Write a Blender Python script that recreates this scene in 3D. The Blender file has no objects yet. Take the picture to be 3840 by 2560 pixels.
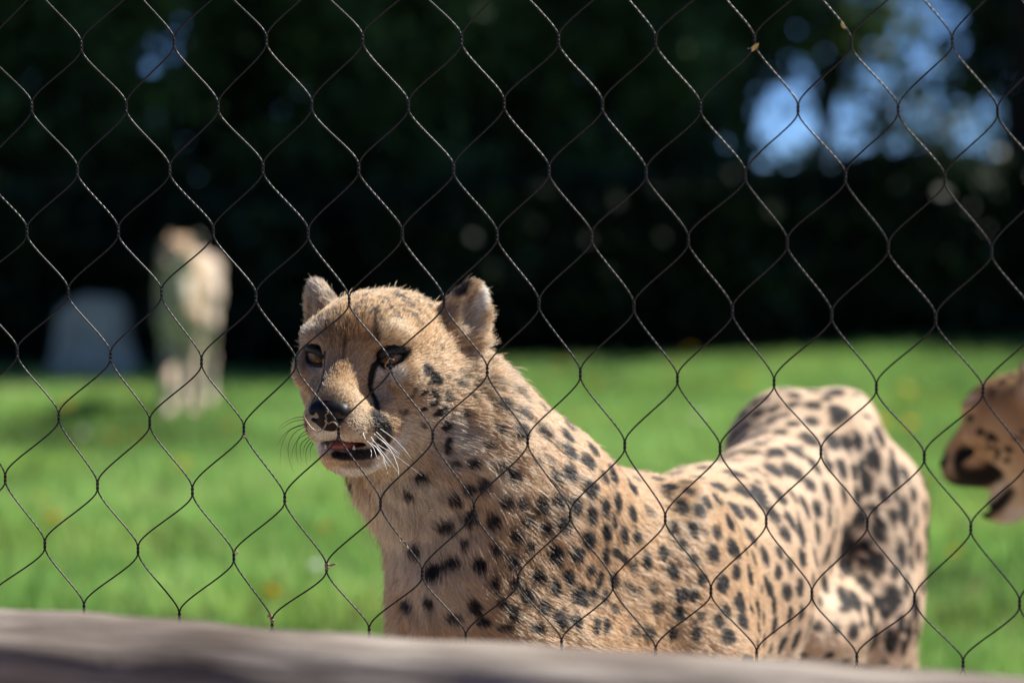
import bpy, math, os
import numpy as np
from mathutils import Vector, Matrix
from mathutils.bvhtree import BVHTree

FUR = True
sc = bpy.context.scene
COL = sc.collection
rng = np.random.default_rng(7)

# ------------------------------------------------------------------ camera
FPX = 3840 * 105.0 / 36.0            # focal length in photograph pixels
CAM_Z = 1.03
PITCH = math.radians(2.72)
cam_d = bpy.data.cameras.new('camera')
cam = bpy.data.objects.new('camera', cam_d)
COL.objects.link(cam)
cam.location = (0, 0, CAM_Z)
cam.rotation_euler = (math.radians(90) - PITCH, 0, 0)
cam_d.sensor_width = 36.0
cam_d.lens = 105.0
cam_d.clip_start = 0.05
cam_d.clip_end = 4000
cam_d.dof.use_dof = True
cam_d.dof.focus_distance = 2.69
cam_d.dof.aperture_fstop = 3.9
cam_d.dof.aperture_blades = 0
sc.camera = cam

# ------------------------------------------------------------------ light
SUN = np.array([0.62, 0.20, 0.77]); SUN = SUN / np.linalg.norm(SUN)
world = bpy.data.worlds.new('World')
sc.world = world
world.use_nodes = True
wn = world.node_tree.nodes; wl = world.node_tree.links
bg = wn['Background']
sky = wn.new('ShaderNodeTexSky')
sky.sky_type = 'NISHITA'
sky.sun_disc = False
sky.sun_elevation = math.asin(SUN[2])
sky.sun_rotation = math.atan2(SUN[0], SUN[1])
sky.altitude = 3000
sky.air_density = 0.5
sky.dust_density = 0.0
sky.ozone_density = 10.0
wl.new(sky.outputs[0], bg.inputs[0])
bg.inputs[1].default_value = 0.075
sun_d = bpy.data.lights.new('sun', 'SUN')
sun_d.energy = 5.0
sun_d.angle = math.radians(0.53)
sun_d.color = (1.0, 0.95, 0.87)
sun = bpy.data.objects.new('sun', sun_d)
COL.objects.link(sun)
sun.rotation_euler = Vector(SUN).to_track_quat('Z', 'Y').to_euler()
sun.location = (6, 2, 9)
sc.view_settings.view_transform = 'Standard'
sc.view_settings.look = 'None'
sc.view_settings.exposure = 1.0
sc.view_settings.gamma = 1.0
sc.view_settings.use_curve_mapping = False
sc.cycles.max_bounces = 8
sc.cycles.transparent_max_bounces = 8

# ------------------------------------------------------------------ helpers
cp, sp = math.cos(PITCH), math.sin(PITCH)
CAM = np.array([0, 0, CAM_Z])
def ray(px, py):
    """unit-depth ray (world y component 1) of a photograph pixel"""
    a = (px - 1920) / FPX; b = -(py - 1280) / FPX
    d = np.array([a, cp + b * sp, -sp + b * cp])
    return d / d[1]
def at(px, py, y):
    return CAM + ray(px, py) * y
def project(P):
    P = np.asarray(P, float)
    q = P - CAM
    depth = q[..., 1] * cp - q[..., 2] * sp
    up = q[..., 1] * sp + q[..., 2] * cp
    return 1920 + q[..., 0] / depth * FPX, 1280 - up / depth * FPX
def nrm(v):
    v = np.asarray(v, float)
    return v / (np.linalg.norm(v, axis=-1, keepdims=True) + 1e-12)
def sstep(a, b, x):
    t = np.clip((x - a) / (b - a), 0, 1)
    return t * t * (3 - 2 * t)
_nk = np.random.default_rng(99)
_K = _nk.normal(size=(8, 14, 3)); _PH = _nk.uniform(0, 6.28, size=(8, 14))
def noise(P, scale, seed=0):
    """smooth random field about -1..1, feature size = scale"""
    s = np.zeros(len(P))
    for k, ph in zip(_K[seed % 8], _PH[seed % 8]):
        s += np.sin((P @ (k * 2.2 / scale)) + ph)
    return s / 3.2
def mesh_obj(name, verts, faces, mat=None, parent=None, smooth=True, cols=None):
    me = bpy.data.meshes.new(name)
    verts = np.asarray(verts, np.float32); faces_a = np.asarray(faces, np.int32) if not isinstance(faces, list) else None
    if faces_a is not None:
        k = faces_a.shape[1]; n = len(faces_a)
        me.vertices.add(len(verts)); me.vertices.foreach_set('co', verts.ravel())
        me.loops.add(n * k); me.loops.foreach_set('vertex_index', faces_a.ravel())
        me.polygons.add(n); me.polygons.foreach_set('loop_start', np.arange(0, n * k, k, dtype=np.int32))
        me.update(calc_edges=True)
    else:
        me.from_pydata(verts.tolist(), [], faces)
    if cols is not None:
        a = me.color_attributes.new('col', 'FLOAT_COLOR', 'POINT')
        c4 = np.ones((len(verts), 4), np.float32); c4[:, :3] = cols
        a.data.foreach_set('color', c4.ravel())
    if smooth:
        me.polygons.foreach_set('use_smooth', np.ones(len(me.polygons), bool))
    me.update()
    me.validate()
    o = bpy.data.objects.new(name, me)
    COL.objects.link(o)
    if mat: me.materials.append(mat)
    if parent: o.parent = parent
    return o
def tag(o, label=None, cat=None, group=None, kind=None):
    if label: o['label'] = label
    if cat: o['category'] = cat
    if group: o['group'] = group
    if kind: o['kind'] = kind
    return o
def empty(name, loc=(0, 0, 0)):
    o = bpy.data.objects.new(name, None); COL.objects.link(o); o.location = loc
    o.empty_display_size = 0.1
    return o
def child(o, p):
    """parent without moving: p is an unrotated empty"""
    o.parent = p
    o.location = Vector(o.location) - Vector(p.location)
def copy_tree(o, parent=None):
    c = o.copy(); COL.objects.link(c); c.parent = parent
    for ch in o.children: copy_tree(ch, c)
    return c
def tube(pts, radii, seg=6, cap=True):
    """verts, quad list of a tube along pts"""
    pts = np.asarray(pts, float); n = len(pts)
    radii = np.broadcast_to(np.asarray(radii, float), (n,))
    T = nrm(np.gradient(pts, axis=0))
    u = np.cross(T[0], [0, 0, 1.0])
    if np.linalg.norm(u) < 1e-3: u = np.cross(T[0], [0, 1.0, 0])
    U = []
    for i in range(n):
        u = u - T[i] * (u @ T[i]); u = u / np.linalg.norm(u); U.append(u)
    U = np.array(U); V = np.cross(T, U)
    a = np.arange(seg) / seg * 2 * math.pi
    ring = U[:, None, :] * np.cos(a)[None, :, None] + V[:, None, :] * np.sin(a)[None, :, None]
    v = (pts[:, None, :] + ring * radii[:, None, None]).reshape(-1, 3)
    i = np.arange(n - 1)[:, None] * seg; j = np.arange(seg)[None, :]; j2 = (j + 1) % seg
    f = np.stack([i + j, i + j2, i + seg + j2, i + seg + j], -1).reshape(-1, 4)
    return v, f
def join(parts):
    V, F, o = [], [], 0
    for v, f in parts:
        V.append(v); F.append(f + o); o += len(v)
    return np.concatenate(V), np.concatenate(F)

# ------------------------------------------------------------------ materials
def new_mat(name):
    m = bpy.data.materials.new(name); m.use_nodes = True
    nt = m.node_tree
    return m, nt, nt.nodes['Principled BSDF']
def N(nt, typ, **kw):
    n = nt.nodes.new(typ)
    for k, v in kw.items(): setattr(n, k, v)
    return n
def mat_plain(name, col, rough=0.6, spec=0.5, metal=0.0, noise_scale=None, noise_amt=0.3, bump=0.0):
    m, nt, b = new_mat(name)
    b.inputs['Base Color'].default_value = (*col, 1)
    b.inputs['Roughness'].default_value = rough
    b.inputs['Specular IOR Level'].default_value = spec
    b.inputs['Metallic'].default_value = metal
    if noise_scale:
        tc = N(nt, 'ShaderNodeTexCoord'); nz = N(nt, 'ShaderNodeTexNoise')
        nz.inputs['Scale'].default_value = noise_scale; nz.inputs['Detail'].default_value = 6
        nt.links.new(tc.outputs['Object'], nz.inputs['Vector'])
        rp = N(nt, 'ShaderNodeValToRGB')
        rp.color_ramp.elements[0].position = 0.3; rp.color_ramp.elements[1].position = 0.7
        rp.color_ramp.elements[0].color = (*[c * (1 - noise_amt) for c in col], 1)
        rp.color_ramp.elements[1].color = (*[min(1, c * (1 + noise_amt)) for c in col], 1)
        nt.links.new(nz.outputs[0], rp.inputs[0]); nt.links.new(rp.outputs[0], b.inputs['Base Color'])
        if bump:
            bp = N(nt, 'ShaderNodeBump'); bp.inputs['Strength'].default_value = 0.6; bp.inputs['Distance'].default_value = bump
            nt.links.new(nz.outputs[0], bp.inputs['Height']); nt.links.new(bp.outputs[0], b.inputs['Normal'])
    return m
def mat_attr(name, rough=0.7, spec=0.3, trans=0.0):
    m, nt, b = new_mat(name)
    a = N(nt, 'ShaderNodeAttribute'); a.attribute_name = 'col'
    nt.links.new(a.outputs['Color'], b.inputs['Base Color'])
    b.inputs['Roughness'].default_value = rough
    b.inputs['Specular IOR Level'].default_value = spec
    if trans:
        tr = N(nt, 'ShaderNodeBsdfTranslucent'); mx = N(nt, 'ShaderNodeMixShader'); mx.inputs[0].default_value = trans
        nt.links.new(a.outputs['Color'], tr.inputs[0])
        nt.links.new(b.outputs[0], mx.inputs[1]); nt.links.new(tr.outputs[0], mx.inputs[2])
        nt.links.new(mx.outputs[0], nt.nodes['Material Output'].inputs[0])
    return m
M_skin = mat_attr('cheetah_coat', 0.75, 0.2)
M_grass = mat_attr('grass_blades', 0.5, 0.35, 0.42)
M_leaf = mat_attr('dark_foliage', 0.5, 0.2, 0.10)
M_bark = mat_plain('dark_bark', (0.035, 0.028, 0.022), 0.9, 0.2, 0, 14, 0.5, 0.02)
M_stone = mat_plain('grey_stone', (0.52, 0.43, 0.34), 0.85, 0.3, 0, 9, 0.35, 0.01)
M_nose = mat_plain('nose_leather', (0.005, 0.0045, 0.0055), 0.42, 0.2, 0, 900, 0.4, 0.0004)
M_lid = mat_plain('eyelid_skin', (0.006, 0.005, 0.005), 0.45, 0.4)
M_tongue = mat_plain('tongue', (0.28, 0.07, 0.06), 0.4, 0.5, 0, 500, 0.25, 0.0005)
M_tooth = mat_plain('tooth', (0.72, 0.66, 0.50), 0.3, 0.5)
M_mouth = mat_plain('mouth_lining', (0.02, 0.012, 0.012), 0.35, 0.5)
M_whisk_w = mat_plain('pale_whisker', (0.85, 0.83, 0.8), 0.35, 0.5)
M_whisk_shade = mat_plain('shaded_whisker', (0.02, 0.018, 0.016), 0.4, 0.4)
M_rust = mat_plain('rusty_tie_wire', (0.34, 0.25, 0.17), 0.5, 0.5, 0.35, 700, 0.5)
M_scrap = mat_plain('dry_plant_scrap', (0.62, 0.45, 0.16), 0.7, 0.2)
M_web = mat_plain('spider_silk', (0.5, 0.5, 0.5), 0.4, 0.5)
M_yellow = mat_plain('dandelion_petals', (0.75, 0.52, 0.02), 0.6, 0.2)
M_white = mat_plain('daisy_petals', (0.8, 0.8, 0.76), 0.6, 0.2)
M_stem = mat_plain('flower_stem', (0.10, 0.20, 0.04), 0.6, 0.3)

# hair: colour from a point attribute
M_fur = bpy.data.materials.new('cheetah_fur'); M_fur.use_nodes = True
_nt = M_fur.node_tree
_b = _nt.nodes['Principled BSDF']
_a = _nt.nodes.new('ShaderNodeAttribute'); _a.attribute_name = 'col'
_nt.links.new(_a.outputs['Color'], _b.inputs['Base Color'])
_b.inputs['Roughness'].default_value = 0.45
_b.inputs['Specular IOR Level'].default_value = 0.22
_h = _nt.nodes.new('ShaderNodeBsdfHairPrincipled'); _h.model = 'CHIANG'; _h.parametrization = 'COLOR'
_nt.links.new(_a.outputs['Color'], _h.inputs['Color'])
_h.inputs['Roughness'].default_value = 0.4; _h.inputs['Radial Roughness'].default_value = 0.5
_mx = _nt.nodes.new('ShaderNodeMixShader'); _mx.inputs[0].default_value = 0.42
_nt.links.new(_b.outputs[0], _mx.inputs[1]); _nt.links.new(_h.outputs[0], _mx.inputs[2])
_nt.links.new(_mx.outputs[0], _nt.nodes['Material Output'].inputs[0])

# cable: dark steel rope, the twist of its strands as fine relief along the uv
M_cable, nt, b = new_mat('dark_steel_rope')
b.inputs['Base Color'].default_value = (0.035, 0.033, 0.036, 1)
b.inputs['Roughness'].default_value = 0.38; b.inputs['Specular IOR Level'].default_value = 0.34
b.inputs['Metallic'].default_value = 0.0
uv = N(nt, 'ShaderNodeUVMap'); wv = N(nt, 'ShaderNodeTexWave', wave_type='BANDS', bands_direction='DIAGONAL')
wv.inputs['Scale'].default_value = 1.0
nt.links.new(uv.outputs[0], wv.inputs[0])
rp = N(nt, 'ShaderNodeValToRGB'); rp.color_ramp.elements[0].color = (0.003, 0.003, 0.003, 1); rp.color_ramp.elements[1].color = (0.016, 0.015, 0.017, 1)
nt.links.new(wv.outputs['Color'], rp.inputs[0]); nt.links.new(rp.outputs[0], b.inputs['Base Color'])
bp = N(nt, 'ShaderNodeBump'); bp.inputs['Strength'].default_value = 0.3; bp.inputs['Distance'].default_value = 0.0004
nt.links.new(wv.outputs['Fac'], bp.inputs['Height']); nt.links.new(bp.outputs[0], b.inputs['Normal'])

# weathered rail
M_rail, nt, b = new_mat('weathered_wood')
tc = N(nt, 'ShaderNodeTexCoord'); mp = N(nt, 'ShaderNodeMapping'); mp.inputs['Scale'].default_value = (0.9, 13, 13)
nt.links.new(tc.outputs['Object'], mp.inputs[0])
nz = N(nt, 'ShaderNodeTexNoise'); nz.inputs['Scale'].default_value = 2.2; nz.inputs['Detail'].default_value = 9; nz.inputs['Roughness'].default_value = 0.65
nt.links.new(mp.outputs[0], nz.inputs['Vector'])
rp = N(nt, 'ShaderNodeValToRGB')
e = rp.color_ramp.elements
e[0].position = 0.30; e[0].color = (0.075, 0.052, 0.040, 1); e[1].position = 0.72; e[1].color = (0.58, 0.53, 0.475, 1)
x = rp.color_ramp.elements.new(0.5); x.color = (0.34, 0.295, 0.255, 1)
nt.links.new(nz.outputs[0], rp.inputs[0])
mp2 = N(nt, 'ShaderNodeMapping'); mp2.inputs['Scale'].default_value = (1, 2.6, 2.6); nt.links.new(tc.outputs['Object'], mp2.inputs[0])
nz2 = N(nt, 'ShaderNodeTexNoise'); nz2.inputs['Scale'].default_value = 7.5; nz2.inputs['Detail'].default_value = 4; nt.links.new(mp2.outputs[0], nz2.inputs['Vector'])
rp2 = N(nt, 'ShaderNodeValToRGB'); rp2.color_ramp.elements[0].position = 0.36; rp2.color_ramp.elements[0].color = (.60, .57, .55, 1); rp2.color_ramp.elements[1].position = 0.60; rp2.color_ramp.elements[1].color = (1, 1, 1, 1)
nt.links.new(nz2.outputs[0], rp2.inputs[0])
mxr = N(nt, 'ShaderNodeMix', data_type='RGBA', blend_type='MULTIPLY'); mxr.inputs[0].default_value = 1.0
nt.links.new(rp.outputs[0], mxr.inputs[6]); nt.links.new(rp2.outputs[0], mxr.inputs[7]); nt.links.new(mxr.outputs[2], b.inputs['Base Color'])
b.inputs['Roughness'].default_value = 0.85; b.inputs['Specular IOR Level'].default_value = 0.25
bp = N(nt, 'ShaderNodeBump'); bp.inputs['Strength'].default_value = 0.7; bp.inputs['Distance'].default_value = 0.008
nt.links.new(nz.outputs[0], bp.inputs['Height']); nt.links.new(bp.outputs[0], b.inputs['Normal'])

# ground: soil and turf
M_ground, nt, b = new_mat('turf_ground')
tc = N(nt, 'ShaderNodeTexCoord'); nz = N(nt, 'ShaderNodeTexNoise'); nz.inputs['Scale'].default_value = 0.9; nz.inputs['Detail'].default_value = 8
nt.links.new(tc.outputs['Object'], nz.inputs['Vector'])
rp = N(nt, 'ShaderNodeValToRGB'); e = rp.color_ramp.elements
e[0].position = 0.35; e[0].color = (0.05, 0.10, 0.022, 1); e[1].position = 0.7; e[1].color = (0.10, 0.165, 0.042, 1)
nt.links.new(nz.outputs[0], rp.inputs[0])
sx_ = N(nt, 'ShaderNodeSeparateXYZ'); nt.links.new(tc.outputs['Object'], sx_.inputs[0])
mr = N(nt, 'ShaderNodeMapRange'); mr.inputs[1].default_value = 4.6; mr.inputs[2].default_value = 5.8   # unseen soil strip along the fence, added for its warm bounce
nt.links.new(sx_.outputs['Y'], mr.inputs[0])
mxc = N(nt, 'ShaderNodeMix', data_type='RGBA'); mxc.inputs[6].default_value = (0.27, 0.20, 0.14, 1)
nt.links.new(mr.outputs[0], mxc.inputs[0]); nt.links.new(rp.outputs[0], mxc.inputs[7]); nt.links.new(mxc.outputs[2], b.inputs['Base Color'])
b.inputs['Roughness'].default_value = 0.9; b.inputs['Specular IOR Level'].default_value = 0.1

# ------------------------------------------------------------------ ground
def gz(x, y):
    """gentle rise towards the back right"""
    x = np.asarray(x, float); y = np.asarray(y, float)
    z = 0.25 * sstep(0.3, 3.6, x) * sstep(11, 19, y) * (1 - sstep(30, 60, y))
    z = z + 0.025 * np.sin(x * 1.3 + 0.7) * np.sin(y * 0.8) * sstep(5, 9, y) * (1 - sstep(25, 40, y))
    return z
def axis_pts(lo, hi, step, far):
    a = np.arange(lo, hi + 1e-6, step)
    g = hi - lo
    out = np.geomspace(step * 2, far, 18)
    return np.concatenate([(lo - out)[::-1], a, hi + out])
gx = axis_pts(-8, 8, 0.4, 1800); gy = axis_pts(-2, 28, 0.4, 1800)
GX, GY = np.meshgrid(gx, gy)
V = np.stack([GX.ravel(), GY.ravel(), gz(GX, GY).ravel()], 1)
nx, ny = len(gx), len(gy)
i, j = np.meshgrid(np.arange(nx - 1), np.arange(ny - 1)); k = (j * nx + i).ravel()
ground = mesh_obj('ground', V, np.stack([k, k + 1, k + nx + 1, k + nx], 1), M_ground)
tag(ground, 'wide sheet of grassy ground', None, None, 'structure')

def blades(xy, h, w, col, lean=0.5):
    """one bent blade (5 verts, 3 tris as quad+tri -> tris) for each point"""
    n = len(xy)
    base = np.stack([xy[:, 0], xy[:, 1], gz(xy[:, 0], xy[:, 1]) - 0.004], 1)
    a = rng.uniform(0, 2 * math.pi, n); side = np.stack([np.cos(a), np.sin(a), np.zeros(n)], 1)
    b_ = a + math.pi / 2 + rng.normal(0, .4, n); ln = np.stack([np.cos(b_), np.sin(b_), np.zeros(n)], 1) * (rng.uniform(.1, 1, n) * lean * h)[:, None]
    up = np.zeros((n, 3)); up[:, 2] = h
    w = w[:, None]
    v = np.stack([base - side * w, base + side * w,
                  base + up * .55 + ln * .35 - side * w * .8, base + up * .55 + ln * .35 + side * w * .8,
                  base + up * .95 + ln], 1).reshape(-1, 3)
    o = (np.arange(n) * 5)[:, None]
    f = np.concatenate([o + [[0, 1, 3]], o + [[0, 3, 2]], o + [[2, 3, 4]]], 0)
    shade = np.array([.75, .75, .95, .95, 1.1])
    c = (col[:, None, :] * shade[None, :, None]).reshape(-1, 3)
    return v, f, c
NB = 185000
yy = 6.0 + (17.7 - 6.0) * rng.power(1.35, NB)
xx = rng.uniform(-1, 1, NB) * (2.0 + yy * 0.215)
xy = np.stack([xx, yy], 1); P3 = np.stack([xx, yy, 0 * xx], 1)
n1 = noise(P3, 1.1, 1); n2 = noise(P3, 0.35, 2)
h = 0.055 + 0.02 * n1 + rng.gamma(2.0, 0.010, NB); h = np.clip(h, .025, .16)
gcol = np.array([0.245, 0.450, 0.112])[None] * (1.06 + 0.30 * n1 + 0.24 * n2 + rng.normal(0, .24, NB))[:, None]
gcol = gcol + np.array([.05, .03, -.005])[None] * np.clip(noise(P3, .7, 3), 0, 1)[:, None]
dry = rng.random(NB) < .07
gcol[dry] = np.array([.30, .25, .11])
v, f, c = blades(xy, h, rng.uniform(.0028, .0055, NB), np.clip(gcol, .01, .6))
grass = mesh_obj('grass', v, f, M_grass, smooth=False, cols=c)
tag(grass, 'short bright green meadow grass in the sun', 'grass', None, 'stuff')

# flowers in the meadow
def disc_flower(name, mat, r, stem_h, npet, dome):
    root = empty(name)
    sv, sf = tube([(0, 0, -.01), (.004, 0, stem_h * .6), (.008, .002, stem_h)], [.003, .0028, .0025], 5)
    mesh_obj('stem', sv, sf, M_stem, root)
    V, F = [], []
    for ring, (rr, zz) in enumerate([(1.0, 0.0), (.72, dome * .7), (.4, dome)]):
        m = max(6, int(npet * (1 - .25 * ring)))
        for k in range(m):
            a = 2 * math.pi * (k + .5 * (ring % 2)) / m; ca, sa = math.cos(a), math.sin(a)
            wd = r * rr * 2.2 / m * 1.5
            p0 = np.array([.008, .002, stem_h + .002 + ring * .001]); d = np.array([ca, sa, 0]); s = np.array([-sa, ca, 0])
            o = len(V)
            V += [p0 + d * r * rr * .1, p0 + d * r * rr * .6 - s * wd + [0, 0, zz], p0 + d * r * rr + [0, 0, zz * .7], p0 + d * r * rr * .6 + s * wd + [0, 0, zz]]
            F.append([o, o + 1, o + 2, o + 3])
    mesh_obj('petals', np.array(V), np.array(F), mat, root, smooth=False)
    return root
fl = disc_flower('dandelion', M_yellow, .030, .165, 16, .010)
DAND = [(1240, 1420), (1445, 1565), (2060, 910), (2110, 1010), (1990, 1010), (2170, 1140), (250, 1050), (160, 1275), (850, 1275), (1620, 830), (1290, 870),
        (330, 1040), (1700, 905), (590, 1390), (560, 1010), (2260, 1290), (190, 960), (1390, 930), (2310, 960), (1560, 880), (60, 1180), (440, 1110)]
for q, (px, py) in enumerate(DAND):
    r_ = ray(px / .6125, py / .6125)
    dist = (CAM_Z - .09) / -r_[2]
    for _ in range(6):
        dist = (CAM_Z - .10 - float(gz(r_[0] * dist, dist))) / -r_[2]
    dist = min(dist, 16.9)
    o = fl if q == 0 else copy_tree(fl)
    o.location = (r_[0] * dist, dist, float(gz(r_[0] * dist, dist)))
    o.rotation_euler = (rng.normal(0, .15) + .35, rng.normal(0, .15), rng.uniform(0, 6))
    o.scale = [rng.uniform(.85, 1.25)] * 3
    tag(o, 'small yellow dandelion flower in the meadow grass', 'flower', 'dandelions dotted over the meadow')
dz = disc_flower('daisy', M_white, .017, .115, 18, .003)
DAIS = [(740, 1325), (455, 1215), (1250, 1050), (1600, 960), (200, 1010), (2240, 1230), (1500, 935)]
for q, (px, py) in enumerate(DAIS):
    r_ = ray(px / .6125, py / .6125); dist = min((CAM_Z - .07) / -r_[2], 16.5)
    o = dz if q == 0 else copy_tree(dz)
    o.location = (r_[0] * dist, dist, float(gz(r_[0] * dist, dist))); o.rotation_euler = (.4, rng.normal(0, .2), rng.uniform(0, 6))
    o.scale = [rng.uniform(.75, 1.05)] * 3
    tag(o, 'small white daisy in the meadow grass', 'flower', 'daisies dotted over the meadow')

# ------------------------------------------------------------------ background wood
def leaf_quads(P, size, col, flat=0.0):
    n = len(P)
    d = nrm(rng.normal(size=(n, 3)) + np.array([0, 0, -.3])); q = nrm(np.cross(d, rng.normal(size=(n, 3))))
    L = (size * rng.uniform(.6, 1.3, n))[:, None]; W = L * .42
    nn = np.cross(d, q)
    v = np.stack([P - d * L * .5, P + q * W + nn * L * .06, P + d * L * .5, P - q * W + nn * L * .06], 1).reshape(-1, 3)
    f = (np.arange(n) * 4)[:, None] + np.array([[0, 1, 2, 3]])
    c = np.repeat(col, 4, 0)
    return v, f, c
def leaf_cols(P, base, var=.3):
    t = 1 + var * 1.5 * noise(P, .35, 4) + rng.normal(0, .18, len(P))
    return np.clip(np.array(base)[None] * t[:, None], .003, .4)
def clumps(n, cen, rad, nc, cr, low=None):
    """points gathered in nc clumps through an ellipsoid"""
    cc = nrm(rng.normal(size=(nc, 3))) * (rng.random(nc) ** .4)[:, None] * np.array(rad) + np.array(cen)
    k = rng.integers(0, nc, n)
    p = cc[k] + rng.normal(size=(n, 3)) * cr
    if low is not None: p[:, 2] = np.maximum(p[:, 2], low + rng.random(n) * .2)
    return p, cc
def tree(label, x, y, trunk_h, r0, cen, rad, n, leaf, base, nc=40, cr=.35, group='trees of the wood behind the meadow', low=None):
    root = empty('tree', (x, y, 0))
    z0 = float(gz(x, y))
    P, cc = clumps(n, np.array(cen), rad, nc, cr, low)
    parts = []
    top = np.array([cen[0], cen[1], cen[2] + rad[2] * .5])
    t = np.linspace(0, 1, 9)[:, None]
    path = np.array([x, y, z0 - .1]) * (1 - t) + top * t; path[:, 0] += .06 * np.sin(t[:, 0] * 7 + x); path[:, 1] += .05 * np.cos(t[:, 0] * 6 + x)
    parts.append(tube(path, r0 * (1.25 - t[:, 0]) + .02, 9))
    for kk in range(min(12, nc)):
        s = path[min(8, int(3 + rng.random() * 5))]; e_ = cc[kk]
        tt = np.linspace(0, 1, 5)[:, None]
        bp_ = s * (1 - tt) + e_ * tt; bp_[:, 2] += .25 * np.sin(tt[:, 0] * math.pi)
        parts.append(tube(bp_, r0 * .32 * (1.1 - tt[:, 0]) + .008, 5))
    tv, tf = join(parts)
    o = mesh_obj('trunk', tv - [x, y, 0], tf, M_bark, root)
    v, f, c = leaf_quads(P, leaf, leaf_cols(P, base))
    o = mesh_obj('crown', v - [x, y, 0], f, M_leaf, root, smooth=False, cols=c)
    o['kind'] = 'stuff'
    tag(root, label, 'tree', group)
    return root
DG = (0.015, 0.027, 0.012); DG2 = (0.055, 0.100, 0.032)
# tall trees that stand along the far side and shade the wood's edge
big = [(-9.0, 22.0), (-4.6, 21.6), (-.2, 22.1), (4.0, 21.7), (8.0, 21.9), (12.2, 22.0)]
for q, (x, y) in enumerate(big):
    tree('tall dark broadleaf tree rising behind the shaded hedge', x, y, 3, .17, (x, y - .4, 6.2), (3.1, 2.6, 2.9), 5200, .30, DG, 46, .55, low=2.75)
tree('added out-of-view broadleaf tree leaning over the meadow to shade the boulder', 3.9, 21.9, 3, .12, (2.95, 18.1, 6.9), (1.6, 1.0, .9), 3000, .28, DG, 26, .35)  # unseen crown, placed in the sun's path to put the boulder in shade
# undergrowth: separate bushes in a row
def bush(label, x, y, w, d, hgt, n, leaf, base, group):
    root = empty('bush', (x, y, float(gz(x, y))))
    z0 = float(gz(x, y))
    nc = max(10, int(n / 160))
    cc = np.stack([rng.uniform(-w, w, nc), rng.uniform(-d, d, nc), rng.random(nc) ** .8 * hgt], 1)
    k = rng.integers(0, nc, n)
    P = cc[k] + rng.normal(size=(n, 3)) * .13
    P[:, 2] = np.abs(P[:, 2])
    P[:, 2] = np.where(P[:, 2] > hgt, 2 * hgt - P[:, 2] - rng.random(n) * .1, P[:, 2]); P[:, 2] = np.abs(P[:, 2]) + .02
    v, f, c = leaf_quads(P, leaf, leaf_cols(P + [x, y, 0], base))
    o = mesh_obj('foliage', v, f, M_leaf, root, smooth=False, cols=c); o['kind'] = 'stuff'
    st = []
    for kk in range(7):
        e_ = cc[kk]; tt = np.linspace(0, 1, 5)[:, None]
        b_ = np.array([e_[0] * .25, e_[1] * .25, -.05]) * (1 - tt) + e_ * tt
        st.append(tube(b_, .022 * (1.2 - tt[:, 0]), 5))
    sv, sf = join(st)
    mesh_obj('stem', sv, sf, M_bark, root)
    tag(root, label, 'bush', group)
    return root
for q in range(15):
    x = -7.2 + q * 1.02 + rng.normal(0, .1)
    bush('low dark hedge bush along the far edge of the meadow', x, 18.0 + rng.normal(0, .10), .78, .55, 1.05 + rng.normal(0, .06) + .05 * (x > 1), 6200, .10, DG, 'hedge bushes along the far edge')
for q in range(20):
    x = -6.8 + (q % 10) * 0.85 + .4 * (q // 10) + rng.normal(0, .08)
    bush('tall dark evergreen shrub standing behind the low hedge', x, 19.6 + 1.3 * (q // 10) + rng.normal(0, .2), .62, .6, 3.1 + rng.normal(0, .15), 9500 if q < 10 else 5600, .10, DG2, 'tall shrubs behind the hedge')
# slender trees with open crowns against the sky, right of the wood
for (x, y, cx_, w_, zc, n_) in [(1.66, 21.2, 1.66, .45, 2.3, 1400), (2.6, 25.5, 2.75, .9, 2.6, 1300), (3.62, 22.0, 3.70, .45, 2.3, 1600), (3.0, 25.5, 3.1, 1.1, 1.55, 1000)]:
    tree('slender dark tree with open branches against the sky', x, y, 2, .075, (cx_, y, zc), (w_, .6, .85), n_, .12, DG2, 30, .16, 'slender trees against the sky')

# ------------------------------------------------------------------ stone
def blob(cx, r, seed, n=24):
    th, ph = np.meshgrid(np.linspace(0, 2 * math.pi, n, endpoint=False), np.linspace(0, math.pi, n // 2 + 1))
    d = np.stack([np.cos(th) * np.sin(ph), np.sin(th) * np.sin(ph), np.cos(ph)], -1)
    return th, ph, d
sx = at(215 / .6125, 862 / .6125, 16.5)
nn_ = 28
zz = np.linspace(0, 1, 13)
prof = np.array([.275, .268, .258, .249, .240, .231, .222, .213, .206, .198, .187, .168, .122])
V = []
for zi, rr in zip(zz, prof):
    for k in range(nn_):
        a = 2 * math.pi * k / nn_
        sq = (abs(math.cos(a)) ** 3 + abs(math.sin(a)) ** 3) ** (-1 / 3)
        V.append([math.cos(a) * rr * sq, math.sin(a) * rr * .62 * sq, zi * .50 + (.02 * math.cos(a) if zi > .9 else 0)])
V = np.array(V); V += (noise(V, .18, 5) * .012)[:, None] * nrm(V - [0, 0, .2])
F = []
for a_ in range(12):
    for k in range(nn_):
        F.append([a_ * nn_ + k, a_ * nn_ + (k + 1) % nn_, (a_ + 1) * nn_ + (k + 1) % nn_, (a_ + 1) * nn_ + k])
F.append(list(range(12 * nn_, 13 * nn_)))
st = mesh_obj('boulder', V, F, M_stone)
st.location = (sx[0], 16.5, float(gz(sx[0], 16.5)) - .02)
tag(st, 'upright grey boulder with rounded top in the shade by the hedge', 'boulder')

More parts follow.
